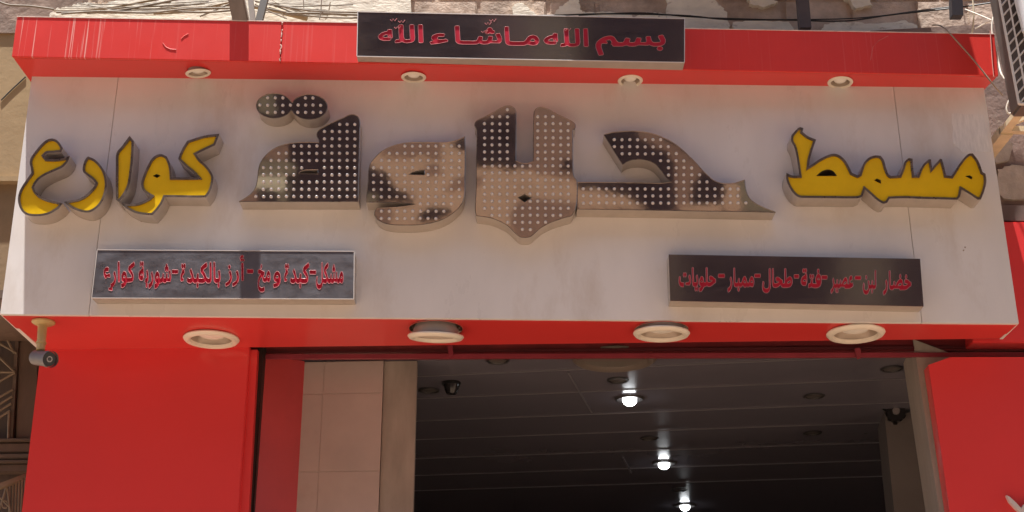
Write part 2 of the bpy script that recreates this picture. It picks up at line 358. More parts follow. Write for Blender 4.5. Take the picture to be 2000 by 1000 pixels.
tag(rebase(pier), 'plain grey pier inside the shop beneath the spiky dome camera', 'pier')

# ---------------------------------------------------------------- white sign board
sb = thing('sign_board', 'wide white composite sign board jutting out over the shop doorway', 'sign board', (0, .1, 3.2))
def lerp(a, b, t): return a+(b-a)*t
TL, TR, BL, BR = P(62, 150, 0), P(1922, 172, 0), P(0, 614, 0), P(1990, 632, 0)
def FX(px, py): return P(px, py, 0)
s1t, s1b, s2t, s2b = FX(231, 152), FX(173, 615.6), FX(1745, 170), FX(1801, 630.3)
up = Vector((0, 0, .012)); gx = Vector((.0008, 0, 0))
for a, b, c, d in ((BL, s1b-gx, s1t-gx, TL), (s1b+gx, s2b-gx, s2t-gx, s1t+gx), (s2b+gx, BR, TR, s2t+gx)):
    MB().slab([a, b, c+up, d+up], (0, .018, 0)).build('panel', WHITE, sb, bevel=.0012)
MB().slab([BL+Vector((.02, .0185, .01)), BR+Vector((-.02, .0185, .01)), TR+Vector((-.02, .0185, 0)), TL+Vector((.02, .0185, 0))], (0, .02, 0)).build('backing_frame', mat('grey backing frame', (.22, .19, .17), .7), sb)
sf = [P(4, 618, .019), P(1986, 636, .019), PW(1956, 662.5), PW(77, 684.5)]
SOFF = dict(board=[p+Vector((0, 0, .003)) for p in sf])
lb = [P(0, 614.4, .0185), PW(79, 685.8)]; lb[1].z = lb[1].z-.002
tl2 = Vector((TL.x, .0185, TL.z)); bk = Vector((TL.x+.0, .36, TL.z))
MB().slab([lb[0], lb[1], Vector((lb[1].x, lb[1].y, TL.z)), tl2], (.016, 0, 0)).build('end_panel', WHITE, sb)
rb = [P(1990, 632, .0185), PW(1958.5, 662.6)]
MB().slab([rb[0], rb[1], Vector((rb[1].x, rb[1].y, TR.z)), Vector((TR.x, .0185, TR.z))], (-.012, 0, 0)).build('end_panel', WHITE, sb)
# faint remains of a torn poster
PST = mat('poster remnant', (.76, .735, .71), .6, var=.12, scale=30, stretch=(3, 1, .5))
MB().slab([P(x, y, -.0012) for x, y in ragged([(1858, 222), (1921, 224), (1936, 297), (1880, 298), (1862, 280)], 1.6, 6, 4)], (0, .001, 0)).build('poster_remnant', PST, sb)
for px, py in ((1885, 483), (1882, 489), (276, 432), (118, 428), (1180, 412)): 
    c = P(px, py, -.001); MB().slab([c+Vector((.0035*math.cos(k), 0, .0035*math.sin(k))) for k in range(6)], (0, .0008, 0)).build('screw_mark', mat('screw mark', (.34, .26, .2), .7), sb)

# ---------------------------------------------------------------- red header box above the board
hb = thing('header_box', 'long red header box over the white board with four small downlights below', 'sign box', (0, 0, 4.3))
hTL, hTR, hBL, hBR = P(33, 33, -.17), P(1942, 67, -.11), P(23, 110, -.17), P(1950, 147, -.11)
tj, bj = P(550, 42, -.129), P(546, 120, -.129)
def onface(px, py):                                       # on the header's slightly skewed front
    n = (hBR-hBL).cross(hTL-hBL).normalized(); return PP(px, py, hBL, n)
tj, bj = onface(551, 42.5), onface(547, 120.4)
REDS = mat('sun bleached red panel', (.69, .042, .032), .33, var=.06, scale=3, rvar=.08, bump=.02, bscale=2.5)
# pale vertical drip streaks with their own shape
t = REDS.node_tree; bs = t.nodes['Principled BSDF']
tc = t.nodes.new('ShaderNodeTexCoord'); mp = t.nodes.new('ShaderNodeMapping'); mp.inputs['Scale'].default_value = (130, 1, 1.3); mp.inputs['Rotation'].default_value = (0, math.radians(4), 0)
n = t.nodes.new('ShaderNodeTexNoise'); n.inputs['Scale'].default_value = 1.0; n.inputs['Detail'].default_value = 3
t.links.new(tc.outputs['Object'], mp.inputs[0]); t.links.new(mp.outputs[0], n.inputs['Vector'])
r1 = t.nodes.new('ShaderNodeMapRange'); r1.inputs[1].default_value = .60; r1.inputs[2].default_value = .68; t.links.new(n.outputs['Fac'], r1.inputs[0])
sx = t.nodes.new('ShaderNodeSeparateXYZ'); t.links.new(tc.outputs['Object'], sx.inputs[0])
r2 = t.nodes.new('ShaderNodeMapRange'); r2.inputs[1].default_value = -1.42; r2.inputs[2].default_value = -1.75; r2.inputs[3].default_value = .10; r2.inputs[4].default_value = 1.0; t.links.new(sx.outputs[0], r2.inputs[0])
mm = t.nodes.new('ShaderNodeMath'); mm.operation = 'MULTIPLY'; t.links.new(r1.outputs[0], mm.inputs[0]); t.links.new(r2.outputs[0], mm.inputs[1])
mx = t.nodes.new('ShaderNodeMix'); mx.data_type = 'RGBA'; t.links.new(mm.outputs[0], mx.inputs[0])
src = bs.inputs['Base Color'].links[0].from_socket; t.links.new(src, mx.inputs[6]); mx.inputs[7].default_value = (.80, .38, .33, 1)
t.links.new(mx.outputs[2], bs.inputs['Base Color'])
gx = Vector((.0012, 0, 0))
for a, b, c, d in ((hBL, bj-gx, tj-gx, hTL), (bj+gx, hBR, hTR, tj+gx)):
    MB().slab([a, b, c, d], (0, .015, 0)).build('front_panel', REDS, hb, bevel=.0012)
hs = [hBL+Vector((.002, .0155, .0)), hBR+Vector((-.002, .0155, .0)), P(1923, 174, .0), P(61, 165, .055)]
z1 = [p.z for p in hs]
hs = [hs[0], hs[1], Vector((P(1925, 175, .0).x, .02, hs[1].z)), Vector((P(61, 165, .055).x, .055, hs[0].z))]

MB().slab([hTL+Vector((.002, .0155, -.01)), hTR+Vector((-.002, .0155, -.01)), Vector((hTR.x, .30, hTR.z-.01)), Vector((hTL.x, .30, hTL.z-.01))], (0, 0, .006)).build('top_cover', mat('dusty top sheet', (.34, .26, .20), .9, var=.2), hb)
MB().slab([hBL+Vector((.002, .0155, .0105)), Vector((hs[3].x-.002, .055, hBL.z+.0105)), Vector((hs[3].x, .055, hTL.z-.012)), hTL+Vector((.002, .0155, -.012))], (.006, 0, 0)).build('end_panel', RED, hb)
MB().slab([hBR+Vector((-.002, .0155, .0105)), Vector((hBR.x-.03, .05, hBR.z+.0105)), Vector((hTR.x-.03, .05, hTR.z-.012)), hTR+Vector((-.002, .0155, -.012))], (-.006, 0, 0)).build('end_panel', RED, hb)
mb = MB()
for a, b in ((hTL, tj), (tj, hTR)): mb.bar(a+Vector((0, .004, .0015)), b+Vector((0, .004, .0015)), (0, .012, 0), (0, 0, .003))
mb.build('edge_trim', mat('pale cut panel edge', (.78, .60, .52), .6, var=.2, scale=30), hb)
rng = random.Random(5)
for k in range(9):                                        # crumbling sealant in the joint
    t0 = rng.uniform(0, .95); a = lerp(tj, bj, t0); b = lerp(tj, bj, min(1, t0+rng.uniform(.03, .12)))
    MB().tube([a+Vector((rng.uniform(-.003, .003), -.001, 0)), (a+b)/2+Vector((rng.uniform(-.004, .004), -.002, 0)), b+Vector((0, -.001, 0))], .0022, 5).build('sealant', mat('dry sealant', (.72, .50, .42), .7), hb)
# scuffs on the front
for pts in ([(318, 84), (324, 92), (333, 96), (344, 97)], [(354, 76), (360, 70), (368, 66)], [(1700, 118), (1705, 92), (1716, 80), (1735, 70)], ):
    MB().tube([onface(x, y)+Vector((0, -.0005, 0)) for x, y in pts], .0016, 5).build('scuff', mat('scuff mark', (.66, .13, .11), .6), hb)

